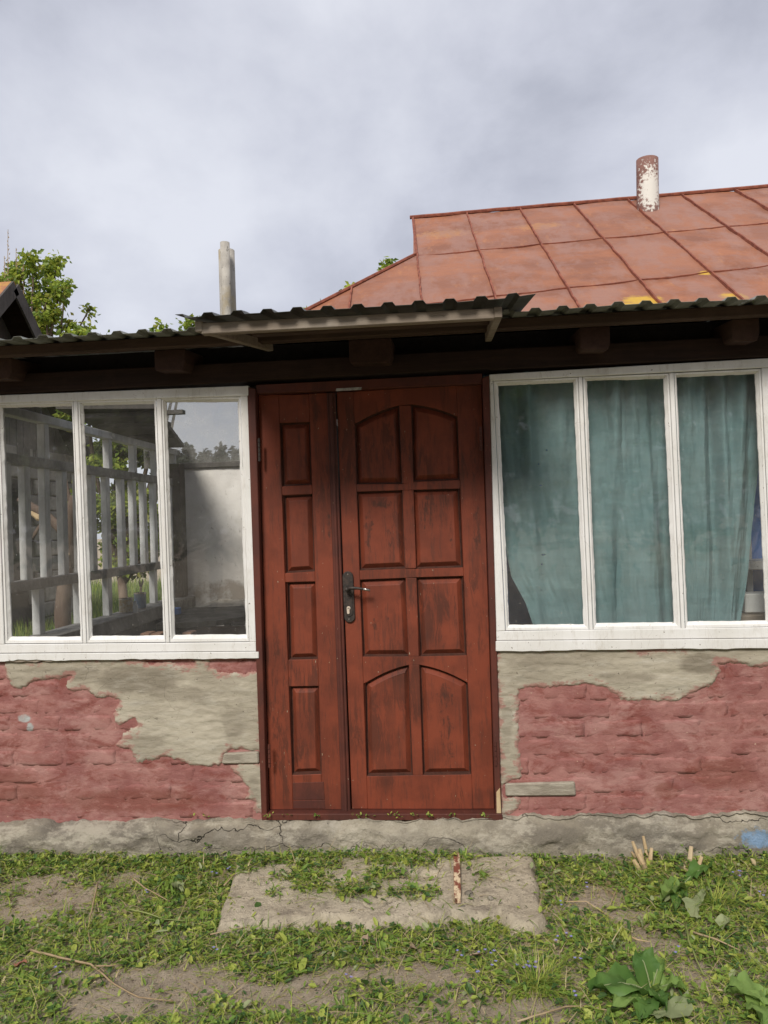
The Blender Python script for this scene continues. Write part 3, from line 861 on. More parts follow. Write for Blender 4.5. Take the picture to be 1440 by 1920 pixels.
b.tube([P(653.5, 1140, YD - 0.0155), P(653.5, 1140, YD - 0.0198)], [0.0088, 0.0088], 12)
b.build('lock_cylinder', BRASS, dr)
b = MB(); b.box(P(651.5, 1141, YD - .0215), P(655.5, 1139.6, YD - .0195)); b.build('keyhole', IRON, dr)
for x, y in ((652, 1077), (654.5, 1161)):
    b = MB(); q = P(x, y, YD - 0.012); b.tube([q, q + Vector((0, -0.003, 0))], [0.0045, 0.003], 8); b.build('screw', STEEL, dr)
# hinges
for x, ya, yb, par in ((485.5, 822, 866, dl), (504.5, 1396, 1440, dl), (901, 800, 845, dr), (929, 1391, 1436, dr)):
    b = MB()
    n = 5
    for i in range(n):
        a = ya + (yb - ya) * i / n; c2 = ya + (yb - ya) * (i + 0.9) / n
        xx = x + (a - ya) * 0.028
        b.tube([P(xx, a, -0.023), P(xx, c2, -0.023)], [0.0062, 0.0062], 8)
    b.build('hinge', DOOR2 if x != 485.5 else IRON, par, smooth=False)
# strip of tape on the head of the frame
door_piece('tape_strip', [(633, 731), (680, 728.5), (679, 733.5), (632, 736)], -0.0095, -0.0082, o, TAPE, 0.0)

# ---- windows
def bead(poly_out, poly_in, parent, rs):
    """four mitred glazing beads; outer edge straight, putty edge ragged"""
    poly_out = [(o_[0] + (i_[0] - o_[0]) * .11, o_[1] + (i_[1] - o_[1]) * .10) for o_, i_ in zip(poly_out, poly_in)]
    for k in range(4):
        o0, o1 = poly_out[k], poly_out[(k + 1) % 4]; i0, i1 = poly_in[k], poly_in[(k + 1) % 4]
        L_ = math.hypot(o1[0] - o0[0], o1[1] - o0[1]); n = max(10, int(L_ / 9))
        vs = []; fs = []
        nx_, ny_ = -(i1[1] - i0[1]), (i1[0] - i0[0]); q = math.hypot(nx_, ny_); nx_ /= q; ny_ /= q
        cxm = sum(p[0] for p in poly_in) / 4; cym = sum(p[1] for p in poly_in) / 4
        if (cxm - i0[0]) * nx_ + (cym - i0[1]) * ny_ < 0: nx_, ny_ = -nx_, -ny_
        for t in range(n + 1):
            f = t / n
            ox, oy = o0[0] + (o1[0] - o0[0]) * f, o0[1] + (o1[1] - o0[1]) * f
            ix, iy = i0[0] + (i1[0] - i0[0]) * f, i0[1] + (i1[1] - i0[1]) * f
            mx, my = ox + (ix - ox) * 0.45, oy + (iy - oy) * 0.45
            j = 0 if t in (0, n) else max(-0.6, 0.8 * fbm(ix * 0.03, iy * 0.03, k + len(parent.children)) + rs.uniform(-.35, .4))
            a = P(ox, oy); m1_ = P(mx, my); c_ = P(ix, iy); d_ = P(ix + nx_ * j, iy + ny_ * j)
            vs += [(a.x, -0.013, a.z), (m1_.x, -0.0115, m1_.z), (m1_.x, -0.007, m1_.z), (d_.x, 0.006, d_.z), (d_.x, 0.0145, d_.z)]
        for t in range(n):
            for r in range(4):
                fs.append((t * 5 + r, (t + 1) * 5 + r, (t + 1) * 5 + r + 1, t * 5 + r + 1))
        b = MB(); b.add(vs, fs); b.build('bead', WHITE, parent)

def window(label, boards, beads, panes, glass, rs):
    w = None
    for i, (nm, pts, y0, y1) in enumerate(boards):
        if i == 0:
            w = prism_px('window', pts, y0, y1, WHITE, house, 0.003); w['label'] = label
        else: prism_px(nm, pts, y0, y1, WHITE, w, 0.003)
    for po, pi in zip(beads, panes):
        bead(po, pi, w, rs)
        cx = sum(p[0] for p in pi) / 4; cy = sum(p[1] for p in pi) / 4
        gp = [(x + (4 if x > cx else -4), y + (5 if y > cy else -5)) for x, y in pi]
        pts = px_poly(gp)
        b = MB(); b.add([(x, 0.0125, z) for x, z in pts], [(0, 1, 2, 3)])
        b.build('pane', glass, w, fix=False)
    return w
rs = random.Random(11)
P1, P2, P3 = [(3, 764), (134, 761), (150, 1194), (20, 1194)], [(155, 760), (288, 757), (306, 1192), (172, 1193)], [(311, 754), (445, 753), (461, 1190), (327, 1191)]
B1, B2, B3 = [(-4, 757), (140, 752.5), (158, 1205.5), (12, 1207)], [(148, 752), (295, 747.5), (313, 1204), (165, 1205.5)], [(304, 747), (452, 744), (469, 1203), (320, 1204)]
xa = -58
wleft = window('three pane white window showing the lattice room behind it',
    [('window', [(xa, 744.5), (468, 724.5), (468.5, 743.5), (xa, 759)], -0.022, 0.06),
     ('stile', [(xa, 759), (-4, 757.4), (12, 1207), (xa + 18, 1208)], -0.019, 0.06),
     ('stile', [(452, 744), (468.5, 743.7), (486.5, 1203), (469, 1203)], -0.0185, 0.06),
     ('mullion', [(140, 752.7), (148, 752.4), (165, 1205.5), (158, 1205.5)], -0.0160, 0.05),
     ('mullion', [(295, 748), (304, 747.7), (320, 1204), (313, 1204)], -0.0160, 0.05),
     ('rail', [(xa + 18, 1207.6), (487, 1203), (487, 1220), (xa + 18, 1224)], -0.0175, 0.06)],
    [B1, B2, B3], [P1, P2, P3], GLASS_L, rs)
# bottom board with a ragged lower edge
def ragged_board(x0, x1, yt0, yt1, yb0, yb1, parent, seed):
    n = 60
    tops = [(x0 + (x1 - x0) * i / n, yt0 + (yt1 - yt0) * i / n) for i in range(n + 1)]
    bots = [(x0 + (x1 - x0) * i / n, yb0 + (yb1 - yb0) * i / n + 2.2 * fbm(i * 0.13, seed, 0) + 0.8 * fbm(i * 0.6, seed, 1)) for i in range(n + 1)]
    b = MB(); b.prism(px_poly(tops + bots[::-1]), -0.026, 0.05)
    return b.build('sill_board', WHITE, parent, 0.002)
ragged_board(xa + 18, 487.5, 1225, 1220.6, 1238, 1233, wleft, 1)
# strip of rotten bare wood under the left board
b = MB(); n = 40
b.prism(px_poly([(-38 + 170 * i / n, 1230) for i in range(n + 1)] + [(-38 + 170 * i / n, 1241 - 3 * i / n + 1.6 * fbm(i * .3, 3, 3)) for i in range(n, -1, -1)]), -0.020, 0.04)
b.build('rotten_strip', W_GREY, wleft)

P7, P8 = [(1477, 697), (1632, 689.5), (1653, 1161), (1499, 1163)], [(1656, 688.5), (1812, 680), (1833, 1158.5), (1678, 1160.5)]  # two unseen end panes added to let light in behind the curtains
B7, B8 = [(1469, 689.7), (1640, 681.2), (1662, 1171.5), (1491, 1174)], [(1648, 680.8), (1820, 672.2), (1842, 1169), (1670, 1171.5)]
P4, P5, P6 = [(934, 723), (1075.5, 716), (1095, 1171), (955, 1172)], [(1100.6, 713.6), (1245, 709), (1264.5, 1167), (1118.6, 1169)], [(1269, 707), (1417, 700.5), (1437, 1164), (1290, 1166)]
B4, B5, B6 = [(924, 715.5), (1083, 708), (1104, 1180.5), (947, 1182)], [(1091, 707.5), (1253, 700.5), (1276, 1178.5), (1111, 1180.5)], [(1262, 700), (1425, 692), (1447, 1175), (1283, 1178.5)]
wright = window('long white window with teal curtains behind the glass',
    [('window', [(917, 703.5), (1900, 646), (1900, 668), (918, 715.8)], -0.022, 0.06),
     ('stile', [(917.5, 715.8), (924, 715.3), (947, 1182), (930, 1183)], -0.019, 0.06),
     ('stile', [(1425, 691.6), (1469, 689.5), (1491, 1174.2), (1447, 1175)], -0.0185, 0.06),
     ('stile', [(1820, 672.3), (1900, 668.4), (1920, 1168), (1842, 1169.3)], -0.0185, 0.06),
     ('mullion', [(1640, 681.2), (1648, 680.9), (1670, 1171.5), (1662, 1171.5)], -0.0160, 0.05),
     ('mullion', [(1083, 707.9), (1091, 707.6), (1111, 1180.5), (1104, 1180.5)], -0.0160, 0.05),
     ('mullion', [(1253, 700.5), (1262, 700.1), (1283, 1178.5), (1276, 1178.5)], -0.0160, 0.05),
     ('rail', [(929, 1182.6), (1920, 1168), (1920, 1191), (929, 1200)], -0.0175, 0.06)],
    [B4, B5, B6, B7, B8], [P4, P5, P6, P7, P8], GLASS, rs)
ragged_board(929, 1920, 1200.6, 1192, 1219.5, 1209, wright, 5)

# ---- wall plate above the windows and a board added to keep the gap black
b = MB(); b.prism([(X_L - .12, 2.256), (P(466, 722).x, 2.256), (P(468, 724).x, 2.262), (P(916, 700).x, 2.262), (P(918, 700).x, 2.256), (X_R + .1, 2.252), (X_R + .1, 2.352), (X_L - .12, 2.352)], -0.035, 0.10)
b.build('wall_plate', W_DARK, house, 0.006)
b = MB(); b.box((X_L, 0.11, 2.30), (X_R, 0.135, 2.46)); b.build('gap_block_board', W_BLACK, house)
b = MB(); b.box((-0.97, 0.14, 2.41), (X_R, 2.5, 2.435)); b.build('ceiling', W_BLACK, house)

# ---- veranda roof: corrugated sheets on battens and rafters
EZ, EY, SL = 2.434, -0.36, math.tan(rad(4.5))
def rz(y): return EZ + (y - EY) * SL
def corr(x, pitch=0.1150, h=0.020):
    t = (x / pitch) % 1.0
    if t < 0.28: return h
    if t < 0.38: return h * (1 - (t - .28) / .10)
    if t < 0.90: return 0
    return h * (t - .90) / .10
def corr_sheet(name, x0, x1, y0, y1, zf, mat, parent, phase=0.0, rag=0.0, pitch=0.115, h=0.014, th=0.0012):
    xs = []
    k = math.floor((x0 - phase) / pitch) - 1
    while k * pitch + phase < x1:
        for t in (0.0, 0.28, 0.38, 0.90): xs.append(k * pitch + phase + t * pitch)
        k += 1
    xs = sorted(set([x0, x1] + [x for x in xs if x0 < x < x1]))
    ysn = [y0, y0 + 0.08] + [y0 + (y1 - y0) * t for t in (0.3, 0.65, 1.0)]
    vs = []
    for lay in (0, 1):
        for j, y in enumerate(ysn):
            for x in xs:
                dz = (rag * fbm(x, y, 3, 2.5) if j < 2 else 0) 
                vs.append((x, y, zf(x, y) + corr(x - phase, pitch, h) + dz - lay * th))
    n, mth = len(xs), len(ysn); T = n * mth
    fs = []
    for lay in (0, 1):
        for j in range(mth - 1):
            for i in range(n - 1):
                q = (lay * T + j * n + i, lay * T + j * n + i + 1, lay * T + (j + 1) * n + i + 1, lay * T + (j + 1) * n + i)
                fs.append(q if lay == 0 else q[::-1])
    for i in range(n - 1): fs.append((i + 1, i, T + i, T + i + 1))
    b = MB(); b.add(vs, fs)
    return b.build(name, mat, parent, fix=False)
vr = MB(); vr.bar((X_L - .35, -0.20, rz(-0.20) - 0.026), (X_R + .4, -0.20, rz(-0.20) - 0.026), 0.055, 0.048)
vr = vr.build('veranda_roof', W_BROWN, house, 0.004)
xx = X_L - .42; i = 0
while xx < X_R + .3:
    xe = xx + 1.035
    back = 0.95 if xe < 0.3 else 2.14
    corr_sheet('roof_sheet', xx, xe, EY + (0.004 if i % 2 else -0.006), back, lambda x, y, o_=0.0016 * (i % 2): rz(y) + o_, ZINC, vr, 0.03, 0.006)
    xx += 1.035; i += 1
# rafters: the pixels of their sawn ends
for (xa_, xb_, yt, yb) in ((-40, 22, 672, 712), (290, 348, 655, 696), (655, 735, 640, 682), (1088, 1145, 610, 657), (1374, 1425, 597, 640), (1680, 1735, 580, 625), (1980, 2035, 565, 610)):
    a = P(xa_, yb, -0.16); c = P(xb_, yb, -0.16); t = rz(-0.16) - 0.048
    b = MB()
    x0_, x1_ = a.x, c.x; zb = a.z; ye = .9 if xa_ < 400 else 2.1; dz_ = (ye + .2) * SL
    b.add([(x0_ + .008, -0.16, zb), (x1_ - .012, -0.163, zb - .004), (x1_, -0.16, zb + .03), (x1_, -0.16, t), (x0_, -0.16, t), (x0_, -0.16, zb + .015)] +
          [(x0_ + .008, ye, zb + dz_), (x1_ - .012, ye, zb + dz_), (x1_, ye, zb + .03 + dz_), (x1_, ye, t + dz_), (x0_, ye, t + dz_), (x0_, ye, zb + .01 + dz_)],
          [(0, 1, 2, 3, 4, 5), (11, 10, 9, 8, 7, 6)] + [(i_, i_ + 6, (i_ + 1) % 6 + 6, (i_ + 1) % 6) for i_ in range(6)])
    b.build('rafter', W_END, vr, 0.004)
for y_ in (0.5, 1.2, 1.9):
    b = MB(); b.bar((X_L - .3 if y_ < 1 else -.9, y_, rz(y_) - 0.026), (X_R + .3, y_, rz(y_) - 0.026), 0.055, 0.046); b.build('batten', W_BROWN, vr)

# ---- canopy over the door
CYF = -0.75
def cz(y): return 2.372 + (y - CYF) * 0.16
cp = MB()
a0, a1 = P(377, 616, CYF), P(927, 587, CYF)
cp.prism([(a0.x, a0.z - .022), (a1.x, a1.z - .020), (a1.x, a1.z + .020), (a0.x, a0.z + .022)], CYF, CYF + 0.035)
cp = cp.build('canopy', W_GREY, house, 0.003)
cp['label'] = 'door canopy of weathered grey laths under dark corrugated sheet'
for (xf, yf, xb, yb_) in ((934, 585.5, 907, 640), (372, 612.5, 497, 664)):
    p_f = P(xf, yf, CYF); p_b = P(xb, yb_, -0.22)
    p_b.x = p_f.x + (0.0 if xf > 700 else 0.12)
    b = MB(); b.bar(p_f + Vector((0, -.003, 0)), (p_b.x, -0.05, p_f.z + 0.075), 0.030, 0.042)
    b.build('side_lath', W_GREY, cp, 0.003)
b = MB(); b.bar((a0.x + .12, -0.43, cz(-0.43) - .028), (a1.x + .0, -0.43, cz(-0.43) - .028), 0.05, 0.045); b.build('cross_lath', W_BROWN, cp, 0.003)
cs0 = P(332, 600, CYF - .03).x; cs1 = P(1004, 562, CYF - .03).x
def czs(x, y):
    q = max(0, (x - a1.x - .02)); l_ = max(0, a0.x + .02 - x)
    return cz(y) + 0.0015 + q * 0.10 - l_ * 0.02
corr_sheet('canopy_sheet', cs0, cs1, CYF - 0.05, -0.02, czs, ZINC_D, cp, P(500, 590, CYF).x - 0.115 * 0.02, 0.003, h=.0145)

# ---- two pipes through the veranda roof
for (xp, ytop, w_, Y_) in ((424.5, 470, 30, 0.78), (421.5, 455, 17.5, 0.66)):
    q = P(xp, ytop, Y_); dpt = (q - CAM).dot(fw); r_ = w_ / 2 * dpt / FPX
    zb = rz(Y_) - 0.02
    b = MB()
    n = 20
    b.tube([(q.x, Y_, zb), (q.x, Y_, (zb + q.z) / 2), (q.x, Y_, q.z), ], [r_, r_ * 1.01, r_], n, caps=False)
    b.tube([(q.x, Y_, q.z), (q.x, Y_, q.z - .3)], [r_ * .84, r_ * .84], n, caps=False)
    k0 = 2 * n
    b.f += [(2 * n + t, 2 * n + (t + 1) % n, 3 * n + (t + 1) % n, 3 * n + t) for t in range(n)]; b.mi += [0] * n
    b.build('vent_pipe', PIPE, house, smooth=False).data.polygons.foreach_set('use_smooth', [True] * (2 * n) + [True] * n + [False] * n)

# ---- main roof: red painted sheet iron with standing seams
TH = math.atan(0.7)
def rp(X, d, h=0.0):
    return Vector((X, 5.6 - d * math.cos(TH) - h * math.sin(TH), 5.24 - d * math.sin(TH) + h * math.cos(TH)))
PITCHX = 0.645
def colx(k, d): return -0.32 + PITCHX * k + 0.045 * d
def rowd(r, X):
    return [-0.03 - 0.085 * (X - .33), 1.545 - .115 * (X - .37), 2.99 - .16 * (X - .47), 3.88 - .10 * (X - .5)][r]
def cell(k, r, u, v):
    d = 1.5 * r
    for _ in range(4):
        X = colx(k + u, d); d = rowd(r, X) * (1 - v) + rowd(r + 1, X) * v
    return X, d
HIP0, HIP1 = (-0.25, 1.56), (-1.22, 3.13)
def hip_side(X, d):      # positive on the roof side
    if d < HIP0[1]: return X - (-0.32 + 0.045 * d) + 1e-6
    t = (d - HIP0[1]) / (HIP1[1] - HIP0[1])
    return X - (HIP0[0] + (HIP1[0] - HIP0[0]) * t)
mr_ = MB()
hb = (HIP0[0] + (HIP1[0] - HIP0[0]) * (3.9 - HIP0[1]) / (HIP1[1] - HIP0[1]))
XE = 8.0
# underlay of the front slope, the back slope, the gablet and the hip end
def under(X, d): return rp(X, d, -0.02)
v_f = [under(-0.32, -0.03), under(HIP0[0], HIP0[1]), under(hb, 3.9), under(XE, 3.1), under(XE, -0.65)]
mr_.add(v_f, [(0, 1, 2, 3, 4)])
def bk(p): return Vector((p.x, 11.2 - p.y, p.z - 0.02))
rl_, rr_ = under(-0.32, -0.03), under(XE, -0.65)
mr_.add([rl_, rr_, Vector((XE, 8.8, 2.98)), Vector((hb, 8.8, 2.98)), bk(under(*HIP0))], [(0, 1, 2, 3, 4)])
mr_.add([under(*HIP0), bk(under(*HIP0)), rl_, under(hb, 3.9), Vector((hb, 8.8, 2.98))], [(0, 1, 2), (0, 3, 4, 1)])
mr_ = mr_.build('metal_roof', SEAM, house, fix=False)
mr_['label'] = 'rusty red sheet metal roof with standing seams and a half hip'
def clip_poly(poly):
    out = []
    n = len(poly)
    for i in range(n):
        a, c_ = poly[i], poly[(i + 1) % n]
        sa, sc = hip_side(*a), hip_side(*c_)
        if sa >= 0: out.append(a)
        if (sa >= 0) != (sc >= 0):
            lo, hi = a, c_
            for _ in range(24):
                mid = ((lo[0] + hi[0]) / 2, (lo[1] + hi[1]) / 2)
                if (hip_side(*mid) >= 0) == (sa >= 0): lo = mid
                else: hi = mid
            out.append(lo)
    return out
for k_ in range(-3, 12):
    for r in range(3):
        cn = [cell(k_, r, u, v) for u, v in ((0, 0), (1, 0), (1, 1), (0, 1))]
        if k_ >= 0:
            n = 9; vs = []
            sd_ = random.uniform(0, 50)
            for j in range(n):
                for i in range(n):
                    u, v = i / (n - 1), j / (n - 1)
                    X, d = cell(k_, r, u, v)
                    h = 0.018 * math.sin(math.pi * u) * math.sin(math.pi * v) * (0.6 + 0.6 * fbm(sd_, 0, 0)) + 0.010 * fbm(X, d, sd_, 2.2)
                    vs.append(rp(X, d, h))
            b = MB(); b.add(vs, [(j * n + i, (j + 1) * n + i, (j + 1) * n + i + 1, j * n + i + 1) for j in range(n - 1) for i in range(n - 1)])
            b.build('roof_sheet', ROOF, mr_, smooth=True, fix=False)
        else:
            fine = []
            for i in range(4):
                a, c_ = cn[i], cn[(i + 1) % 4]
                fine += [(a[0] + (c_[0] - a[0]) * t / 8, a[1] + (c_[1] - a[1]) * t / 8) for t in range(8)]
            pl = clip_poly(fine)
            if len(pl) >= 3:
                b = MB(); b.add([rp(X, d, 0.002) for X, d in pl], [tuple(reversed(range(len(pl))))])
                b.build('roof_sheet', ROOF, mr_, fix=False)
# seams
def seam(pts, w, h, name='seam', seed=0):
    vs = []; fs = []
    pts = [p for p in pts if hip_side(*p) > -1e-4]
    if len(pts) < 2: return
    for i, (X, d) in enumerate(pts):
        a = pts[max(0, i - 1)]; c_ = pts[min(len(pts) - 1, i + 1)]
        t = Vector((c_[0] - a[0], c_[1] - a[1])).normalized(); nn_ = Vector((-t.y, t.x))
        j = 0.008 * fbm(X, d, seed, 3) + 0.004 * fbm(X, d, seed + 9, 11); hh = h * (1 + 0.25 * fbm(X, d, seed, 5))
        for s_, q in ((-1, 0), (-.7, 1), (.7, 1), (1, 0)):
            vs.append(rp(X + nn_.x * (w * s_ / 2 + j), d + nn_.y * (w * s_ / 2 + j), hh * q - (0.004 if q == 0 else 0)))
    for i in range(len(pts) - 1):
        for r in range(3): fs.append((i * 4 + r, i * 4 + r + 1, (i + 1) * 4 + r + 1, (i + 1) * 4 + r))
    b = MB(); b.add(vs, fs); b.build(name, SEAM, mr_)
for k_ in range(-2, 12):
    pts = []
    for r in range(3):
        for t in range(14): pts.append(cell(k_, r, 0, t / 14))
    seam(pts, 0.020, 0.024, seed=k_)
for r in (1, 2):
    for k_ in range(-2, 12):
        pts = []
        for t in range(13):
            X, d = cell(k_, r, t / 12, 0)
            pts.append((X, d + 0.030 * math.sin(t / 12 * math.pi) * (1 if r else 0)))
        seam(pts, 0.015, 0.010, 'lock_seam', k_ * 7 + r)
# ridge cap and verge strips
b = MB()
pts = [rp(-0.36 + (XE + .36) * t / 40, -0.03 - 0.085 * (-0.36 + (XE + .36) * t / 40 - .33), 0.018 + .006 * fbm(t * .7, 0, 0)) for t in range(41)]
b.tube(pts, [0.022] * 41, 6); b.build('ridge_cap', SEAM, mr_)
b = MB(); pts = [rp(-0.325 + .045 * d, d, 0.012) for d in (-.03, .4, .8, 1.2, 1.56)] + [rp(HIP0[0] + (HIP1[0] - HIP0[0]) * t, HIP0[1] + (HIP1[1] - HIP0[1]) * t, 0.014) for t in (.15, .4, .7, 1, 1.25, 1.48)]
b.tube(pts, [0.017] * len(pts), 6); b.build('hip_cap', SEAM, mr_)
# flue on the ridge
q = P(1214.5, 378, 5.35); qt = P(1213.5, 300, 5.35); dpt = (q - CAM).dot(fw); r_ = 20 * dpt / FPX
b = MB(); n = 28
zs_ = [q.z - .25, q.z + .1, q.z + .3, qt.z]
b.tube([(q.x + (qt.x - q.x) * max(0, (z - q.z)) / (qt.z - q.z), 5.35, z) for z in zs_], [r_] * 4, n, caps=False)
b.tube([(qt.x, 5.35, qt.z), (qt.x, 5.35, qt.z - .3)], [r_ * .9, r_ * .9], n, caps=False)
b.f += [(3 * n + t, 3 * n + (t + 1) % n, 4 * n + (t + 1) % n, 4 * n + t) for t in range(n)]; b.mi += [0] * n
o = b.build('flue_pipe', FLUE, house, smooth=True); o['label'] = 'brown flue pipe with flaking white paint on the ridge'
# main house body behind the veranda
b = MB(); b.box((-0.85, 3.3, 0), (XE - .3, 8.3, 3.1)); b.build('rear_body', RENDER, house)

# ---- inside: floor, back wall, lattice end wall, partitions
YB = 3.05
b = MB(); b.box((X_L + .05, 0.13, 0.05), (X_R - .1, YB - .02, 0.17)); b.build('inner_floor', FLOORM, house)
ztop = P(400, 873, YB).z
def bwall(u, v):
    x = X_L - 0.0 + (1.75) * u; z = 0.1 + (ztop - 0.1) * v
    return (x, YB + 0.012 * fbm(x, z, 3, 2.5) + 0.003 * fbm(x, z, 1, 14), z + (0.02 * fbm(x, 0, 0, 4) if v == 1 else 0))
bw = grid('back_wall', bwall, 70, 60, PLASTER); bw.parent = house
b = MB(); b.box((X_L, YB + .02, 0), (X_L + 1.75, YB + .2, ztop - .01)); b.build('wall_core', PLASTER, bw)
b = MB(); b.box((X_L, YB - 0.03, ztop - 0.02), (X_L + 1.75, YB + .16, ztop + 0.03)); b.build('wall_top_shade', W_PLANK, bw, 0.006)  # dark strip standing in for the shade gradient along the wall top
b = MB(); b.add([(X_L - .3, YB + .05, ztop), (-.9, YB + .05, ztop), (-.9, YB + .05, ztop + .75), (X_L - .3, YB + .05, ztop + .75)], [(0, 1, 2, 3)])  # added pane that dims and hazes the sky over the wall
o = b.build('sky_dim_pane', glass_mat('sky_dim_glass', 0.2, (0.62, 0.62, 0.62, 1)), bw, fix=False); o['label'] = 'added grey pane dimming the sky above the plaster wall'
b = MB(); b.box((-1.0, 0.14, 0.1), (-0.94, YB + .1, 2.41)); b.build('partition', DARKIN, house)
b = MB(); b.box((0.22, 0.14, 0.1), (0.27, 2.2, 2.41)); b.build('partition', BLUE, house)
b = MB(); b.box((0.24, 0.80, 0.1), (X_R, 0.85, 2.41)); b.build('inner_wall', BLUE, house)
b = MB(); b.box((X_R - 0.08, 0.0, 0.0), (X_R, 2.3, 2.42)); b.build('end_wall', RENDER, house)
b = MB(); b.box((X_L, 0.24, 0.0), (X_L + .12, YB + .2, 0.90)); sw = b.build('end_wall', NAVY, house)
# lattice
XL2 = X_L
def Yof(px, py): return PX(px, py, XL2).y
def Zof(px, py): return PX(px, py, XL2).z
z_top, z_mid, z_bot, z_sill = Zof(190, 815), Zof(150, 880), Zof(150, 1082), Zof(150, 1168)
b = MB(); b.box((X_L - .03, 0.1, z_sill - .10), (X_L + .16, YB, z_sill)); lt = b.build('lattice', RAILM, house, 0.004)
lt['label'] = 'grey painted lattice of glazing bars in the end wall'
for zc, hh, m_ in ((z_top, .05, LATT), (z_mid, .06, RAILM), (z_bot, .06, RAILM)):
    b = MB(); b.box((X_L - .03, 0.1, zc - hh / 2), (X_L + .035, YB, zc + hh / 2)); b.build('rail', m_, lt, 0.003)
for px_ in (80, 200, 247, 287, 322):
    y_ = Yof(px_, 830); b = MB(); b.box((X_L - .02, y_ - .028, z_mid + .03), (X_L + .028, y_ + .028, z_top - .025)); b.build('bar', LATT, lt, 0.003)
for px_ in (10, 46, 83, 116, 146, 171, 198, 226, 248, 268, 287, 304, 320):
    y_ = Yof(px_, 980); b = MB(); b.box((X_L - .018, y_ - .030, z_bot + .03), (X_L + .026, y_ + .030, z_mid - .03)); b.build('bar', LATT, lt, 0.003)
for px_ in (70, 146, 200, 287, 322):
    y_ = Yof(px_, 1110); b = MB(); b.box((X_L - .02, y_ - .030, z_sill), (X_L + .028, y_ + .030, z_bot - .03)); b.build('bar', LATT, lt, 0.003)
b = MB(); b.box((X_L - .02, YB - .14, z_sill), (X_L + .10, YB - .01, ztop + .02)); b.build('post', W_DARK, lt, 0.004)
# dark board ceiling over the lattice with projecting batten ends
cl = MB()
cA, cB_ = P(290, 766, 1.55), P(338, 843, YB - .1)
cl.add([(X_L - .3, 1.55, cA.z + .03), (cA.x, 1.55, cA.z), (cB_.x, YB, cB_.z + .03), (X_L - .3, YB, cB_.z + .03),
        (X_L - .3, 1.55, cA.z + .06), (cA.x, 1.55, cA.z + .03), (cB_.x, YB, cB_.z + .06), (X_L - .3, YB, cB_.z + .06)],
       [(0, 1, 2, 3), (7, 6, 5, 4), (0, 4, 5, 1), (1, 5, 6, 2), (2, 6, 7, 3), (3, 7, 4, 0)])
cl = cl.build('ceiling_panel', W_PLANK, house)
for px_, py_, Y_ in ((345, 773, 1.65), (318, 795, 2.0), (331, 818, 2.5)):
    q = P(px_, py_, Y_); b = MB(); b.box((X_L - .2, Y_ - .03, q.z - .012), (q.x, Y_ + .03, q.z + .016)); b.build('batten', W_PLANK, cl)

# ================================================================ THINGS IN THE VERANDA
tz = 0.93
tb = empty('table', (-1.4, 2.2, 0.17)); tag(tb, 'old dark wooden table against the plaster wall in the lattice room', 'table')
def at_kid(o, par):
    o.parent = par; o.matrix_parent_inverse = Matrix.Translation(-Vector(par.location)); return o
b = MB()
tp = [PZ(292, 1170, tz), PZ(405, 1163, tz), PZ(470, 1140, tz)]
b.add([(tp[0].x, tp[0].y, tz), (tp[1].x, tp[1].y, tz), (-1.03, tp[2].y + .1, tz), (-1.03, 3.0, tz), (-2.02, 3.0, tz), (-2.1, 2.2, tz)] +
      [(tp[0].x, tp[0].y, tz - .04), (tp[1].x, tp[1].y, tz - .04), (-1.03, tp[2].y + .1, tz - .04), (-1.03, 3.0, tz - .04), (-2.02, 3.0, tz - .04), (-2.1, 2.2, tz - .04)],
      [(0, 1, 2, 3, 4, 5), (11, 10, 9, 8, 7, 6)] + [(i, i + 6, (i + 1) % 6 + 6, (i + 1) % 6) for i in range(6)])
at_kid(b.build('table_top', GREYBOX, None, 0.004), tb)
for x, y in ((tp[0].x + .08, tp[0].y + .12), (-1.1, tp[2].y + .2), (-1.1, 2.9), (-1.95, 2.9)):
    b = MB(); b.box((x - .03, y - .03, .17), (x + .03, y + .03, tz - .04)); at_kid(b.build('leg', W_DARK), tb)
b = MB(); b.box((tp[0].x + .08, tp[0].y + .1, tz - .16), (-1.1, tp[0].y + .13, tz - .04)); at_kid(b.build('apron', W_DARK), tb)
def ragf(u, v):
    c0 = PZ(365, 1137, tz + .01); x = c0.x + .9 * u; y = c0.y - .0 + .35 * v
    e_ = min(u, 1 - u, v, 1 - v)
    return (x + .05 * fbm(u * 3, v * 3, 2), y + .05 * fbm(u * 3, v * 3, 9), tz + .004 + min(1, e_ * 8) * (.018 + .022 * abs(fbm(u * 4, v * 4, 5))))
o = grid('rag', ragf, 36, 24, CLOTH); tag(o, 'crumpled beige rag lying on the dark table by the plaster wall', 'rag')
# tins on the lattice sill
def tin(name, px_, pyb, hpx, wpx, mats, label, band):
    q = PX(px_, pyb, XL2 + .075); q.z = z_sill; dpt = (q - CAM).dot(fw); r_ = wpx / 2 * dpt / FPX; h_ = hpx * dpt / FPX
    e_ = empty(name, q); tag(e_, label, 'tin')
    b = MB(); n = 18
    b.tube([(0, 0, 0), (0, 0, h_)], [r_, r_], n, caps=False); b.tube([(0, 0, h_), (0, 0, h_ - .03)], [r_ * .93, r_ * .93], n)
    b.f += [(n + t, n + (t + 1) % n, 2 * n + (t + 1) % n, 2 * n + t) for t in range(n)]; b.mi += [0] * n
    o_ = b.build('can_body', mats[0]); o_.parent = e_
    for z_ in (0.004, h_ - .002):
        b = MB(); b.tube([(0, 0, z_ - .004), (0, 0, z_ + .004)], [r_ * 1.03] * 2, n, caps=False); o_ = b.build('rim', mats[1]); o_.parent = e_
    return e_, h_, r_
TINW = M_simple('stained_tin', (0.50, 0.45, 0.36), (0.35, 0.24, 0.10), 30, 0.6)
TINB = M_simple('blue_tin', (0.10, 0.17, 0.26), (0.16, 0.22, 0.28), 24, 0.6)
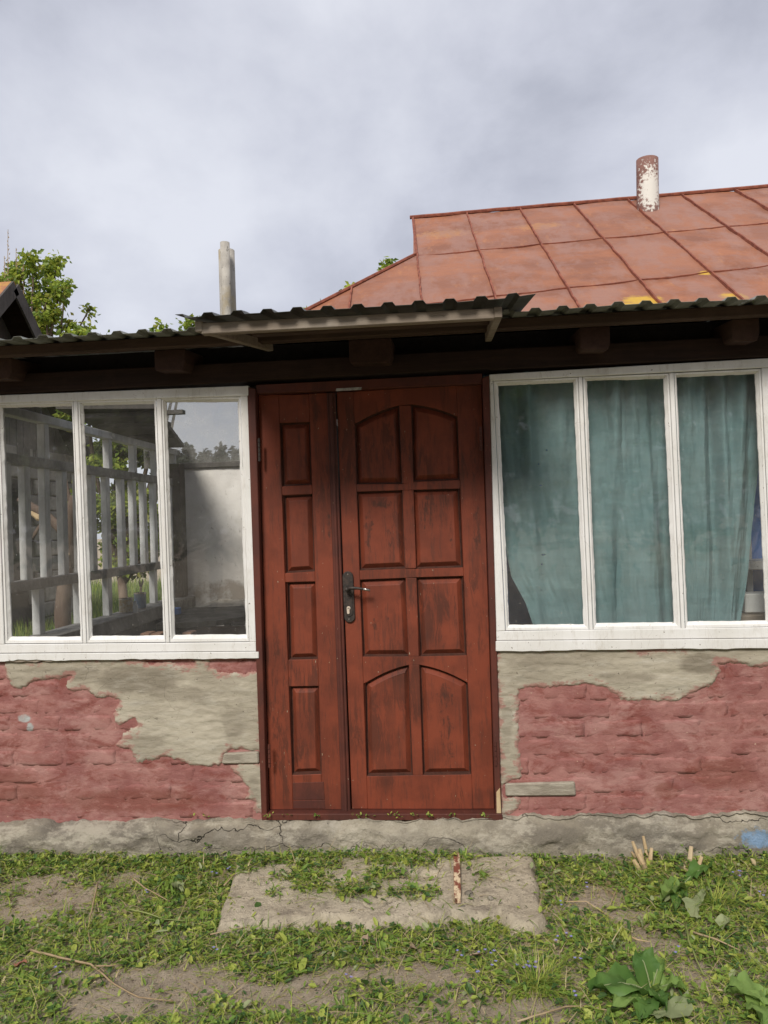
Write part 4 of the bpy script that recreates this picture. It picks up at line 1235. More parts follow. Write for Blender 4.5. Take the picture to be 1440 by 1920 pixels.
tin('paint_tin', 237, 1146, 27, 26, (TINW, STEEL), 'pale paint tin with ochre drips on the lattice sill', None)
e_, h_, r_ = tin('paint_tin', 263, 1140, 30, 22, (TINB, STEEL), 'blue tin holding a brush on the lattice sill', None)
br = empty('paint_brush', Vector(e_.location) + Vector((0, 0, 0.02))); tag(br, 'old paint brush standing bristles up in the blue tin', 'brush')
b = MB(); b.tube([(0, 0, 0), (.01, 0, h_ + .03)], [.008, .009], 8); o_ = b.build('handle', W_BARE); o_.parent = br
b = MB()
for i in range(14):
    a = i * 2.4; b.tube([(.01 + .006 * math.cos(a), .006 * math.sin(a), h_ + .025), (.012 + .018 * math.cos(a), .018 * math.sin(a), h_ + .075 + .01 * math.sin(i * 3))], [.003, .0015], 5)
o_ = b.build('bristles', W_DARK); o_.parent = br
q = PX(246, 1147, XL2 + .10); jar = MB(); jz = z_sill
jar.tube([(q.x + .02, q.y, jz), (q.x + .02, q.y, jz + .05), (q.x + .02, q.y, jz + .062), (q.x + .02, q.y, jz + .08)], [.03, .03, .02, .02], 14, caps=False)
o = jar.build('glass_jar', M_simple('cloudy_jar', (.50, .52, .52), (.38, .40, .40), 20, 0.3), smooth=True); tag(o, 'small cloudy jar between the two tins on the sill', 'jar')
# blue box on the table and loose bricks inside the window
q = PZ(330, 1147, tz + .02); b = MB(); b.box((q.x - .03, q.y - .03, tz), (q.x + .03, q.y + .03, tz + .05))
tag(b.build('carton', BLUE, None, 0.004), 'small blue carton on the corner of the dark table', 'carton')
for i, (pa, pb) in enumerate(((267, 284), (286, 305), (345, 362))):
    a = P(pa, 1190, 0.13); c_ = P(pb, 1190, 0.13)
    b = MB(); b.box((a.x, 0.10, P(280, 1200, .13).z), (c_.x, 0.19, P(280, 1186 + i % 2, .13).z))
    o = b.build('loose_brick', M_simple('raw_brick', (.30, .17, .11), (.22, .12, .08), 18), None, 0.004)
    tag(o, 'chipped orange brick lying behind the lattice room window glass', 'brick', 'loose bricks behind the window')
b = MB(); b.box((X_L, 0.062, zl - .06), (-.95, 0.25, P(280, 1200, .13).z)); b.build('inner_sill', W_DARK, house)
b = MB(); b.box((.2, 0.062, zr - .06), (X_R - .1, 0.40, P(1200, 1178, .13).z)); b.build('inner_sill', GREYBOX, house)

# ---- teal curtains
k = Mat('teal_curtain', 0.9, 0.1)
c = k.mix(k.step(k.noise(4, 5, 0.6, (1.5, 1, 0.6)), .35, .68), (0.215, 0.330, 0.345), (0.155, 0.262, 0.272))
c = k.mix(k.math('MULTIPLY', k.step(k.noise(9, 5, 0.7, (0.5, 1, 3)), .52, .7), .4), c, (0.25, 0.38, 0.385))
c = k.mix(k.math('MULTIPLY', k.step(k.noise(5, 4, 0.6, loc=(2, 6, 2)), .55, .7), .5), c, (0.115, 0.205, 0.185))
k.base(c)
k.bump(k.math('ADD', k.noise(14, 5, 0.7, (0.35, 1, 3)), k.math('MULTIPLY', k.noise(160, 3, 0.6, (0.4, 1, 2)), .4)), 0.5, 0.006)
holes = k.spots([(P(a, b_, .1).x, .1, P(a, b_, .1).z, r_, r2) for a, b_, r_, r2 in ((1020, 1040, .012, .007), (1016, 1058, .005, .004), (1014, 910, .007, .003), (1014, 1106, .006, .004), (1319, 854, .006, .006), (1025, 844, .004, .004), (1010, 870, .004, .004), (1301, 880, .003, .004))], 50, 0.15)
trn = k.n('ShaderNodeBsdfTransparent'); tl_ = k.n('ShaderNodeBsdfTranslucent'); k.l(c, tl_.inputs[0])
m1_ = k.n('ShaderNodeMixShader'); m1_.inputs[0].default_value = 0.2
m2_ = k.n('ShaderNodeMixShader')
outn = [n_ for n_ in k.nt.nodes if n_.type == 'OUTPUT_MATERIAL'][0]
k.l(k.b.outputs[0], m1_.inputs[1]); k.l(tl_.outputs[0], m1_.inputs[2]); k.l(holes, m2_.inputs[0]); k.l(m1_.outputs[0], m2_.inputs[1]); k.l(trn.outputs[0], m2_.inputs[2])
k.l(m2_.outputs[0], outn.inputs['Surface'])
CURT = k.m
YC = 0.10
ct, cb = P(1200, 690, YC).z, P(1200, 1185, YC).z
def edge(pts, z):
    zz = [(P(x, y, YC).z, P(x, y, YC).x) for x, y in pts]; zz.sort()
    return float(np.interp(z, [q[0] for q in zz], [q[1] for q in zz]))
def ridge(x, c_, w_): return math.exp(-((x - c_) / w_) ** 2)
def curtain(name, left, right, folds, label, low=None, seed=0):
    def fn(u, v):
        z = cb + (ct - cb) * v
        if low: z = max(z, low(u)) if v < 0.02 else z
        xl_, xr_ = edge(left, z), edge(right, z)
        x = xl_ + (xr_ - xl_) * u
        y = YC + 0.013 * math.sin(u * 13 + 2.5 * nz(u, v, seed, 2) + seed) * 1.35 * (0.45 + .55 * v) + 0.008 * math.sin(u * 31 + 3 * nz(u, v, seed + 4, 2)) * v + 0.016 * fbm(u * 2.2, v * 1.1, seed, 1.6)
        for a_t, a_b, w_, am in folds:
            cxx = a_t * v + a_b * (1 - v)
            w_ = w_ * (1.9 - .5 * v)
            y += (-am * ridge(x, cxx, w_) + am * 0.8 * ridge(x, cxx + w_ * 1.6, w_)) * 1.2
        y += 0.004 * fbm(x * 1.5, z * 7, seed + 3, 1.5)
        return (x, y, z)
    o = grid(name, fn, 170, 110, CURT)
    tag(o, label, 'curtain', None)
    return o
def fx(px_, py_): return P(px_, py_, YC).x
curtain('curtain', [(905, 690), (925, 900), (942, 1000), (958, 1080), (985, 1130), (1005, 1190)], [(1170, 690), (1190, 1185)],
        [(fx(985, 720), fx(1005, 1170), .022, .022), (fx(1060, 720), fx(1030, 1170), .03, .018), (fx(1090, 720), fx(1070, 1170), .03, .012)],
        'teal curtain with torn holes beside the door, drawn in at its foot', seed=1)
curtain('curtain', [(1080, 690), (1112, 1185)], [(1268, 690), (1290, 1185)],
        [(fx(1155, 715), fx(1140, 1170), .02, .02), (fx(1205, 715), fx(1235, 1170), .02, .022), (fx(1240, 715), fx(1215, 1170), .03, .01)],
        'teal curtain hanging straight behind the middle pane', seed=5)
curtain('curtain', [(1255, 690), (1280, 1185)], [(1440, 690), (1424, 880), (1413, 1000), (1403, 1080), (1392, 1150), (1386, 1190)],
        [(fx(1315, 715), fx(1330, 1170), .018, .02), (fx(1350, 715), fx(1362, 1170), .018, .02), (fx(1395, 715), fx(1375, 1170), .025, .024)],
        'teal curtain gathered aside at its lower right, showing the blue room', seed=9)
b = MB(); b.tube([(.2, YC, ct + .01), (X_R - .2, YC, ct + .01)], [.006, .006], 8); tag(b.build('curtain_rod', STEEL), 'thin steel rod carrying the teal curtains above the glass', 'rod')
# white things on the blue room's sill
def inbox(name, x0, x1, yt, yb, Y0, mat, label, cat):
    a = P(x0, yb, Y0); c_ = P(x1, yt, Y0); b = MB(); b.box((a.x, Y0, a.z), (c_.x, Y0 + .12, c_.z))
    return tag(b.build(name, mat, None, 0.006), label, cat)
inbox('box', 1398, 1470, 1112, 1150, .30, WHITE, 'white box on the sill beside the gathered curtain', 'box')
inbox('board', 1385, 1480, 1152, 1172, .25, W_GREY, 'grey wooden block lying in front of the white box', 'block')
b = MB(); a = P(1400, 1052, .6); c_ = P(1520, 1066, .6); b.box((a.x, .6, c_.z), (c_.x, .8, a.z)); tag(b.build('shelf', WHITE, None, .004), 'white shelf against the blue wall behind the curtain', 'shelf')
b = MB(); a = P(1404, 1120, .7); c_ = P(1416, 800, .7); b.box((a.x, .72, .2), (a.x + .035, .8, c_.z)); tag(b.build('post', WHITE, None, .004), 'white upright post beside the blue wall behind the curtain', 'post')

# ================================================================ YARD BEHIND
# barn with block gable and tiled roof
barn = empty('barn', (-5.6, 5.3, 0)); tag(barn, 'old barn with grey block gable, plank top and lichened tile roof', 'barn')
BX = -5.6
sc_ = BX / -5.2
def pb(px_, py_): return PX(px_, py_, BX)
OV = 0.35
ap = PX(27, 532, BX + OV); rk = PX(73, 630, BX + OV)
y0b, y1b = pb(-120, 1000).y, pb(138, 900).y
zblk = pb(70, 862).z
b = MB(); b.box((BX - 5, y0b, 0), (BX - .02, y1b, zblk)); at_kid(b.build('wall_core', MORT2), barn)
ch = 0.21; r = 0; z = 0.0
bm_ = []
for sdv in range(4):
    q = MB(); q.box((-.02, -.19, -.097), (.02, .19, .097)); bm_.append(q.mesh('block', 0.012)); bm_[-1].materials.append(BLOCK)
while z < zblk - .05:
    y = y0b + (r % 2) * .2
    while y < y1b - .1:
        if not (pb(60, 1000).y > y + .2 and z < pb(40, 900).z and y > pb(15, 1000).y - .4):
            o = bpy.data.objects.new('block', random.choice(bm_)); C.objects.link(o); o.parent = barn
            o.location = (random.uniform(-.008, .008), y + .2 - 5.3, z + .105); o.rotation_euler = (random.uniform(-.02, .02), 0, random.uniform(-.02, .02))
            if y + .4 > y1b: o.scale.y = (y1b - y) / .4; o.location.y = (y + y1b) / 2 - 5.3
        y += .4
    z += ch; r += 1
b = MB(); a0_, a1_ = pb(15, 1000).y - .3, pb(60, 1000).y; b.box((BX - .01, a0_, 0.05), (BX + .004, a1_, pb(40, 900).z)); at_kid(b.build('doorway', W_BLACK), barn)  # black sheet painting the darkness of the unlit opening
slope_r = (ap.z - rk.z) / (rk.y - ap.y)
def gz_(y): return ap.z - .06 - slope_r * abs(y - ap.y)
y = y0b
while y < y1b - .02:
    y2 = min(y + .16, y1b)
    b = MB(); b.prism([(y, zblk - .02), (y2 - .01, zblk - .02), (y2 - .01, max(zblk, gz_(y2))), (y, max(zblk, gz_(y)))], -.015, .015)
    o = b.build('plank', W_PLANK, barn); o.rotation_euler = (0, 0, 0)
    me = o.data
    for v in me.vertices: x_, y_, z_ = v.co; v.co = (y_ + random.uniform(-.004, .004), x_ - 5.3, z_)
    y = y2
for sgn in (1, -1):
    yl = 2.2
    b = MB(); z_e = ap.z - slope_r * yl
    b.add([(BX - 5, ap.y, ap.z), (BX + OV, ap.y, ap.z), (BX + OV, ap.y + sgn * yl, z_e), (BX - 5, ap.y + sgn * yl, z_e)] +
          [(BX - 5, ap.y, ap.z - .05), (BX + OV, ap.y, ap.z - .05), (BX + OV, ap.y + sgn * yl, z_e - .05), (BX - 5, ap.y + sgn * yl, z_e - .05)],
          [(0, 1, 2, 3), (4, 5, 6, 7), (0, 4, 5, 1), (1, 5, 6, 2), (2, 6, 7, 3), (3, 7, 4, 0)])
    at_kid(b.build('roof', W_DARK), barn)
    for i_ in range(9):
        for j_ in range(5):
            dy = i_ * .24; zz = ap.z - slope_r * dy
            x1_ = BX + OV - j_ * .30
            b = MB(); b.bar((x1_ - .145, ap.y + sgn * dy, zz + .025), (x1_ - .145, ap.y + sgn * (dy + .28), zz - slope_r * .28 + .04), .285, .018)
            at_kid(b.build('tile', TILE, None, 0.004), barn)
    b = MB(); b.bar((BX + OV + .01, ap.y, ap.z - .05), (BX + OV + .01, ap.y + sgn * yl, z_e - .05), .03, .17); at_kid(b.build('bargeboard', W_PLANK), barn)

# ---- trees
def leaf_cluster(b, p, n, size, spread, rs, nm):
    for _ in range(n):
        q = p + Vector((rs.gauss(0, 1), rs.gauss(0, 1), rs.gauss(0, .8))) * spread
        d = Vector((rs.gauss(0, 1), rs.gauss(0, 1), rs.gauss(-.5, .7))).normalized()
        s_ = d.cross(Vector((rs.gauss(0, 1), rs.gauss(0, 1), rs.gauss(0, 1)))).normalized()
        L_ = size * rs.uniform(.6, 1.3); w_ = L_ * rs.uniform(.22, .36)
        up_ = s_.cross(d) * (L_ * .12)
        mi = rs.choices(range(nm), weights=[5, 4, 1][:nm])[0]
        b.add([q, q + d * L_ * .45 + s_ * w_ + up_, q + d * L_, q + d * L_ * .45 - s_ * w_ + up_], [(0, 1, 2), (0, 2, 3)], mi)

def tree(name, base, height, crown, leaves, size, label, group=None, seed=0, mats=None, twig=.02, spread=.17):
    """crown: list of (dx,dy,z,radius) lobes; limbs run to points inside the lobes"""
    rs = random.Random(seed); mats = mats or TREE_L
    e_ = empty(name, base); tag(e_, label, 'tree', group)
    t = MB(); tr_r = .021 * height ** .8
    th = min(c_[2] for c_ in crown) * .8
    top = Vector((rs.uniform(-.1, .1), rs.uniform(-.1, .1), th))
    t.tube([(0, 0, -.1), (0.02, 0, th * .5), top], [tr_r, tr_r * .8, tr_r * .65], 9)
    lf = MB()
    tot = sum(c_[3] ** 2 for c_ in crown)
    for dx, dy, z, r_ in crown:
        cc = Vector((dx, dy, z))
        t.tube([top - Vector((0, 0, .1)), top.lerp(cc, .5) + Vector((rs.uniform(-.15, .15), rs.uniform(-.15, .15), .05)), cc], [tr_r * .5, tr_r * .3, tr_r * .15], 7)
        nb = max(8, int(46 * r_))
        per = max(3, int(leaves * r_ ** 2 / tot / nb))
        for _ in range(nb):
            d = Vector((rs.gauss(0, 1), rs.gauss(0, 1), rs.gauss(0.15, 1))).normalized() * r_ * rs.uniform(.45, 1.0) ** .6
            t.tube([cc, cc + d * .55 + Vector((0, 0, .04)), cc + d], [tr_r * .12 + .004, tr_r * .06 + .003, .003], 5, caps=False)
            leaf_cluster(lf, cc + d, per, size, spread * (.6 + r_ * .5), rs, len(mats))
    o = t.build('trunk', BARK, None, smooth=True, fix=False); o.parent = e_
    o = lf.build('crown', mats, None, fix=False); o.parent = e_
    return e_
# leafy maple behind the barn roof
def wp(px_, py_, Y): return P(px_, py_, Y)
T1Y = 9.0
b0 = wp(85, 700, T1Y); base = Vector((b0.x, T1Y, 0))
def lobe(px_, py_, rpx, Y, base):
    q = wp(px_, py_, Y); dpt = (q - CAM).dot(fw)
    return (q.x - base.x, random.Random(int(px_ * 7 + py_)).uniform(-.5, .5), q.z, rpx * dpt / FPX)
t1 = tree('maple_tree', base, 5.5, [lobe(*q, T1Y, base) for q in ((82, 478, 13), (70, 500, 16), (88, 512, 17), (58, 530, 15), (100, 545, 19), (78, 555, 22), (125, 538, 11), (132, 560, 14), (146, 572, 9), (112, 590, 20), (92, 610, 26), (60, 590, 24), (30, 505, 14), (22, 545, 20), (140, 612, 10), (160, 618, 9), (30, 620, 40), (100, 700, 50))],
     6800, .10, 'light green leafy tree rising behind the tiled barn roof', seed=4, spread=.085)
# bare upright twigs beside it
tw = empty('bare_shoots', (wp(16, 600, 8.6).x, 8.6, 0)); tag(tw, 'bare budding upright shoots above the barn ridge', 'shrub')
b = MB()
for (xa1, ya1, xb1, yb1) in ((12, 640, 17, 430), (20, 600, 45, 500), (8, 600, 10, 480), (30, 600, 32, 465), (40, 620, 46, 478)):
    pts = [wp(xa1 + (xb1 - xa1) * t + 2 * math.sin(t * 5), ya1 + (yb1 - ya1) * t, 8.6) - tw.location for t in (0, .25, .5, .75, 1)]
    b.tube([(pts[0].x, 0, 0)] + pts, [.022, .014, .011, .008, .006, .004], 5)
    for t in range(16):
        f = t / 16; q = wp(xa1 + (xb1 - xa1) * (.4 + .6 * f) + random.uniform(-2, 2), ya1 + (yb1 - ya1) * (.4 + .6 * f), 8.6) - tw.location
        b.tube([q, q + Vector((random.uniform(-.03, .03), 0, .03))], [.009, .004], 5)
o = b.build('stem', BARK2, None, fix=False); o.parent = tw
# green tree seen through the lattice, its top over the veranda roof
T2Y = 4.7
b0 = wp(225, 900, T2Y); base = Vector((b0.x, T2Y, 0))
t2 = tree('maple_tree', base, 4.6, [lobe(215, 860, 48, T2Y, base), lobe(255, 830, 32, T2Y, base), lobe(180, 950, 55, T2Y, base), lobe(250, 960, 45, T2Y, base), lobe(230, 1040, 45, T2Y, base), lobe(285, 905, 26, T2Y, base), lobe(280, 1010, 30, T2Y, base), lobe(200, 760, 60, T2Y, base), lobe(262, 710, 45, T2Y, base), lobe(298, 618, 10, T2Y, base), lobe(250, 660, 26, T2Y, base), lobe(300, 662, 26, T2Y, base), lobe(335, 660, 20, T2Y, base), lobe(180, 668, 28, T2Y, base), lobe(215, 665, 26, T2Y, base), lobe(352, 606, 10, T2Y, base), lobe(335, 622, 12, T2Y, base), lobe(170, 632, 12, T2Y, base)],
     24000, .075, 'bushy green tree filling the lattice openings of the end wall', seed=8, spread=.075)
# tree behind the red roof: only two sprigs clear the hip
T3Y = 9.6
b0 = wp(690, 700, T3Y); base = Vector((b0.x, T3Y, 0))
t3 = tree('maple_tree', base, 5.5, [lobe(652, 534, 11, T3Y, base), lobe(655, 560, 18, T3Y, base), lobe(725, 496, 10, T3Y, base), lobe(735, 540, 18, T3Y, base), lobe(600, 610, 25, T3Y, base), lobe(690, 640, 55, T3Y, base)],
     3600, .11, 'tree whose leaf tips clear the red roof hip', seed=12, spread=.07)
# far row of dark trees over the low plaster wall
for i, (px_, ptop, w_) in enumerate(((352, 832, 9), (372, 840, 8), (392, 826, 10), (410, 846, 8), (428, 838, 9), (448, 846, 8), (330, 842, 9))):
    Yf = 30.0; q = wp(px_, ptop, Yf); base = Vector((q.x, Yf + (i % 3), 0))
    dpt = (q - CAM).dot(fw)
    hgt = q.z; r_ = w_ * dpt / FPX
    tree('dark_tree', base, hgt, [(0, 0, hgt - r_ * .7, r_ * .6), (0, 0, hgt - r_ * 2, r_ * .9), (0, 0, hgt - r_ * 3.5, r_ * 1.2), (r_ * .8, 0, hgt - r_ * 4.3, r_ * 1.1)], 700, .22,
         'dark far tree top above the low plaster wall', 'far trees above the plaster wall', seed=30 + i, mats=FAR_L, spread=.12)

# unseen tree row added to block low front light, mirrored faintly in the panes
for i in range(9):
    x_ = -11 + 2.9 * i; hh = 6.6 + 1.0 * nz(i, 2, 5, 1.7); base = Vector((x_, -12.5 - 1.2 * (i % 2), 0))
    lobes = [(1.1 * math.cos(a_), .8 * math.sin(a_), hh * f_, r_) for a_, f_, r_ in ((0, .35, 1.2), (2.1, .35, 1.2), (4.2, .4, 1.2), (1, .6, 1.25), (3.1, .6, 1.2), (5.2, .62, 1.2), (0, .82, 1.0))]
    tree('light_block_tree', base, hh, lobes, 3200, .34, 'unseen leafy tree added across the yard to block low front light', 'added tree row blocking low front light', seed=60 + i, mats=[LF[2], LF[0]], spread=.42)

# pruned tree trunk outside the lattice
YT = 3.2
b0 = wp(120, 1100, YT); pt = empty('pruned_tree', (b0.x, YT, 0)); tag(pt, 'pruned bare tree trunk with a torn branch outside the lattice', 'tree')
def lw_(px_, py_): return wp(px_, py_, YT) - Vector(pt.location)
b = MB()
b.tube([(0.02, 0, -.1), lw_(117, 1150), lw_(124, 1060), lw_(128, 1000), lw_(133, 960), lw_(140, 930)], [.085, .075, .062, .058, .05, .045], 10)
b.tube([lw_(128, 1010), lw_(110, 988), lw_(85, 965), lw_(55, 948), lw_(36, 935)], [.05, .046, .042, .04, .03], 9)
b.tube([lw_(138, 950), lw_(128, 930), lw_(122, 900)], [.03, .025, .02], 7)
b.tube([lw_(75, 985), lw_(66, 1000), lw_(60, 1015)], [.014, .018, .016], 7)
o = b.build('trunk', BARK, None, smooth=True, fix=False); o.parent = pt
b = MB()
b.tube([lw_(98, 978) + Vector((.0, -.045, -.01)), lw_(78, 968) + Vector((0, -.05, -.015)), lw_(58, 958) + Vector((0, -.045, 0))], [.012, .03, .012], 7)
b.tube([lw_(94, 975), lw_(92, 960)], [.03, .006], 6)
b.tube([lw_(130, 1040) + Vector((0, -.06, 0)), lw_(132, 1038) + Vector((0, -.075, 0))], [.03, .026], 8)
o = b.build('torn_wood', W_BARE, None, fix=False); o.parent = pt
# log and stump beside it
q = PZ(40, 1150, 0.5); b = MB()
b.tube([(-3.35, 2.6, -.05), (-3.34, 2.6, .3), (-3.33, 2.62, .62)], [.17, .14, .13], 12); tag(b.build('stump', BARK, None, smooth=False), 'rough grey tree stump outside the lattice', 'stump')
b = MB(); b.bar((-3.5, 3.6, .55), (-2.7, 3.9, .62), .10, .09); tag(b.build('plank_stack', W_GREY), 'grey plank leaning by the pruned trunk outside the lattice', 'plank')

# yard grass beyond the lattice
rs = random.Random(5); b = MB()
for i in range(60000):
    x = rs.uniform(-12, -2.6) if i % 3 else rs.uniform(-5.4, -2.6); y = rs.uniform(.3, 15) if i % 3 else rs.uniform(-.5, 8)
    if x < BX + .1 and y < y1b: continue
    h_ = rs.uniform(.15, .5) * (1.2 if y > 4 else .8); a = rs.uniform(0, 6.28); w_ = rs.uniform(.008, .02)
    dx, dy = math.cos(a), math.sin(a); ln = rs.uniform(.1, .7) * h_
    b.add([(x - dy * w_, y + dx * w_, -.01), (x + dy * w_, y - dx * w_, -.01), (x + dx * ln, y + dy * ln, h_)], [(0, 1, 2)], rs.choices((0, 1, 2), (5, 3, 2))[0])
tag(b.build('yard_grass', LF[:3], None, fix=False), 'tall unmown grass in the yard beyond the lattice', 'grass', kind='stuff')

# ================================================================ FOREGROUND
# broken concrete slab before the door
SZ = 0.045
out = [(447, 1612), (600, 1604), (760, 1603), (900, 1604), (996, 1604), (1000, 1640), (1008, 1680), (1019, 1716), (1006, 1728), (985, 1726), (965, 1724), (938, 1706), (915, 1712), (880, 1712), (850, 1706), (822, 1714),
       (800, 1714), (775, 1722), (740, 1718), (700, 1728), (668, 1724), (640, 1716), (600, 1714), (575, 1722), (545, 1720), (500, 1726), (460, 1728), (410, 1734), (418, 1700), (432, 1660)]
wpts = [PZ(x, y, SZ) for x, y in out]
fine = []
for i in range(len(wpts)):
    a, c_ = wpts[i], wpts[(i + 1) % len(wpts)]
    for t in range(6):
        q = a.lerp(c_, t / 6); fine.append((q.x + .008 * fbm(q.x, q.y, 2, 6), q.y + .008 * fbm(q.x, q.y, 7, 6)))
st = 0.009
x0_, x1_ = min(p[0] for p in fine) - .03, max(p[0] for p in fine) + .03
y0_, y1_ = min(p[1] for p in fine) - .03, max(p[1] for p in fine) + .03
gx, gy = np.meshgrid(np.arange(x0_, x1_, st), np.arange(y0_, y1_, st))
sdm = poly_sdf(fine, gx, gy)
vs = []; keep = {}
hollow = [(PZ(705, 1690, SZ), .07, .05), (PZ(640, 1655, SZ), .16, .03), (PZ(795, 1640, SZ), .10, .05), (PZ(900, 1690, SZ), .05, .03), (PZ(760, 1672, SZ), .12, .025)]
for j in range(gx.shape[0]):
    for i in range(gx.shape[1]):
        s_ = sdm[j, i]
        if s_ < -.022: continue
        x, y = gx[j, i], gy[j, i]
        h_ = SZ if s_ > .010 else SZ - .075 * ((.010 - s_) / .032) ** 1.6
        h_ += .006 * fbm(x, y, 4, 5) + .003 * fbm(x, y, 9, 25)
        for q, rx_, ry_ in hollow:
            dd = ((x - q.x) / rx_) ** 2 + ((y - q.y) / ry_) ** 2 + .6 * fbm(x, y, 3, 14)
            if dd < 1: h_ -= .022 * min(1, (1 - dd) * 3)
        keep[(i, j)] = len(vs); vs.append((x, y, h_))
fs = []
for (i, j), q in keep.items():
    a, c_, d_ = keep.get((i + 1, j)), keep.get((i + 1, j + 1)), keep.get((i, j + 1))
    if None not in (a, c_, d_): fs.append((q, a, c_, d_))
b = MB(); b.add(vs, fs)
k = Mat('slab_concrete', 0.9, 0.15)
c = k.mix(k.step(k.noise(4, 6, 0.65), .34, .68), (0.60, 0.525, 0.395), (0.46, 0.395, 0.29))
c = k.mix(k.math('MULTIPLY', k.step(k.noise(7, 6, .7, loc=(3, 3, 0)), .54, .68), .7), c, (0.22, 0.185, 0.145))
c = k.mix(k.math('MULTIPLY', k.step(k.noise(26, 7, .75, loc=(1, 7, 0)), .5, .66), .55), c, (0.25, 0.215, 0.165))
c = k.mix(k.step(k.noise(70, 4, .65), .60, .68), c, (0.15, 0.125, 0.10))
k.base(c); k.bump(k.noise(34, 8, .78), 1.0, .02)
slab = b.build('concrete_slab', k.m, None, smooth=True, fix=False)
tag(slab, 'broken pale concrete slab half buried before the brown door', 'slab')
def on_slab(x, y):
    return poly_sdf(fine, np.array([x]), np.array([y]))[0] > 0

# broken lath with peeling red paint on the slab
q0, q1 = PZ(856, 1601, SZ + .015), PZ(858, 1690, SZ + .012)
k = Mat('peeling_red_paint', 0.8, 0.2)
c = k.mix(k.step(k.noise(34, 5, .65, (1, .5, 1)), .44, .54), (0.20, 0.07, 0.045), (0.62, 0.50, 0.33))
c = k.mix(k.step(k.noise(50, 5, .6, (1, .4, 1), loc=(3, 3, 3)), .58, .64), c, (0.10, 0.05, 0.03))
k.base(c)
b = MB(); n = 10; vs = []; fs = []
for i in range(n + 1):
    p_ = q0.lerp(q1, i / n); w_ = .0145 * (.8 if i in (0, n) else 1) + .001 * fbm(i, 0, 0, .7)
    vs += [(p_.x - w_, p_.y, p_.z - .008), (p_.x + w_, p_.y, p_.z - .008), (p_.x + w_ * .9, p_.y, p_.z + .008), (p_.x - w_ * .9, p_.y, p_.z + .007)]
for i in range(n):
    for r in range(4): fs.append((i * 4 + r, i * 4 + (r + 1) % 4, (i + 1) * 4 + (r + 1) % 4, (i + 1) * 4 + r))
fs += [(3, 2, 1, 0), (n * 4, n * 4 + 1, n * 4 + 2, n * 4 + 3)]
b.add(vs, fs); tag(b.build('lath', k.m, None), 'short lath with peeling red and cream paint lying on the slab', 'lath')

# ---- cut weeds and low ground cover
rs = random.Random(21)
BARE = [(100, 1690, 75, 28), (232, 1650, 45, 18), (300, 1845, 115, 36), (215, 1885, 120, 34), (135, 1838, 50, 18), (350, 1826, 60, 20), (457, 1870, 32, 30), (400, 1845, 40, 28), (545, 1875, 115, 32), (635, 1838, 90, 20),
        (770, 1836, 110, 22), (1120, 1683, 48, 22), (1227, 1775, 65, 30), (1303, 1835, 30, 26), (1072, 1842, 30, 18), (60, 1660, 60, 12), (980, 1900, 90, 22), (1180, 1720, 50, 18), (30, 1720, 60, 14)]
BW = []
for x, y, rx_, ry_ in BARE:
    c_ = PZ(x, y); a = PZ(x + rx_, y); d_ = PZ(x, y + ry_)
    BW.append((c_.x, c_.y, abs(a.x - c_.x), abs(d_.y - c_.y)))
ON = []
for x, y, rx_, ry_ in ((455, 1625, 35, 18), (540, 1616, 90, 9), (690, 1608, 110, 8), (560, 1650, 60, 10), (660, 1672, 48, 16), (745, 1622, 70, 10), (770, 1678, 50, 10), (720, 1645, 60, 10), (505, 1680, 16, 5), (900, 1650, 10, 8), (600, 1628, 50, 8), (580, 1668, 35, 10), (850, 1612, 40, 6)):
    c_ = PZ(x, y, SZ); a = PZ(x + rx_, y, SZ); d_ = PZ(x, y + ry_, SZ)
    ON.append((c_.x, c_.y, abs(a.x - c_.x), abs(d_.y - c_.y)))
gxs, gys = np.linspace(-3.2, 3.2, 330), np.linspace(-3.0, 0.05, 160)
GX, GY = np.meshgrid(gxs, gys)
SLSD = poly_sdf(fine, GX, GY)
DENS = np.zeros_like(GX)
for j in range(GX.shape[0]):
    for i in range(GX.shape[1]):
        x, y = GX[j, i], GY[j, i]
        wob = .45 * fbm(x, y, 1, 5)
        dd = min(((x - a) / r1) ** 2 + ((y - c_) / r2) ** 2 for a, c_, r1, r2 in BW) + wob
        v = 1.0 if dd > 1.25 else (0.26 if dd < .75 else .55)
        v *= 0.75 + .5 * max(-.8, fbm(x, y, 9, 2.6))
        if SLSD[j, i] > -.01:
            d2 = min(((x - a) / r1) ** 2 + ((y - c_) / r2) ** 2 for a, c_, r1, r2 in ON) + wob
            v = .75 if d2 < 1 else .03
        if y > -0.10: v *= .55
        DENS[j, i] = max(0.03, min(1, v))
def dens(x, y):
    i = int((x + 3.2) / 6.4 * 329); j = int((y + 3.0) / 3.05 * 159)
    if 0 <= i < 330 and 0 <= j < 160: return DENS[j, i], SLSD[j, i] > 0
    return .6, False
gb = MB()
def base_z(x, y, sl): return (SZ + .002) if sl else ground_z(x, y)
def oval(x, y, z, L_, w_, a, tilt, mi, roll=0.0):
    d = Vector((math.cos(a) * math.cos(tilt), math.sin(a) * math.cos(tilt), math.sin(tilt)))
    s_ = Vector((-math.sin(a), math.cos(a), roll)).normalized(); n_ = d.cross(s_)
    p_ = Vector((x, y, z)); f = n_ * (w_ * .35)
    gb.add([p_, p_ + d * L_ * .35 + s_ * w_ + f, p_ + d * L_ * .8 + s_ * w_ * .7 + f, p_ + d * L_, p_ + d * L_ * .8 - s_ * w_ * .7 + f, p_ + d * L_ * .35 - s_ * w_ + f, p_ + d * L_ * .55],
           [(0, 6, 1), (1, 6, 2), (2, 6, 3), (3, 6, 4), (4, 6, 5), (5, 6, 0)], mi)
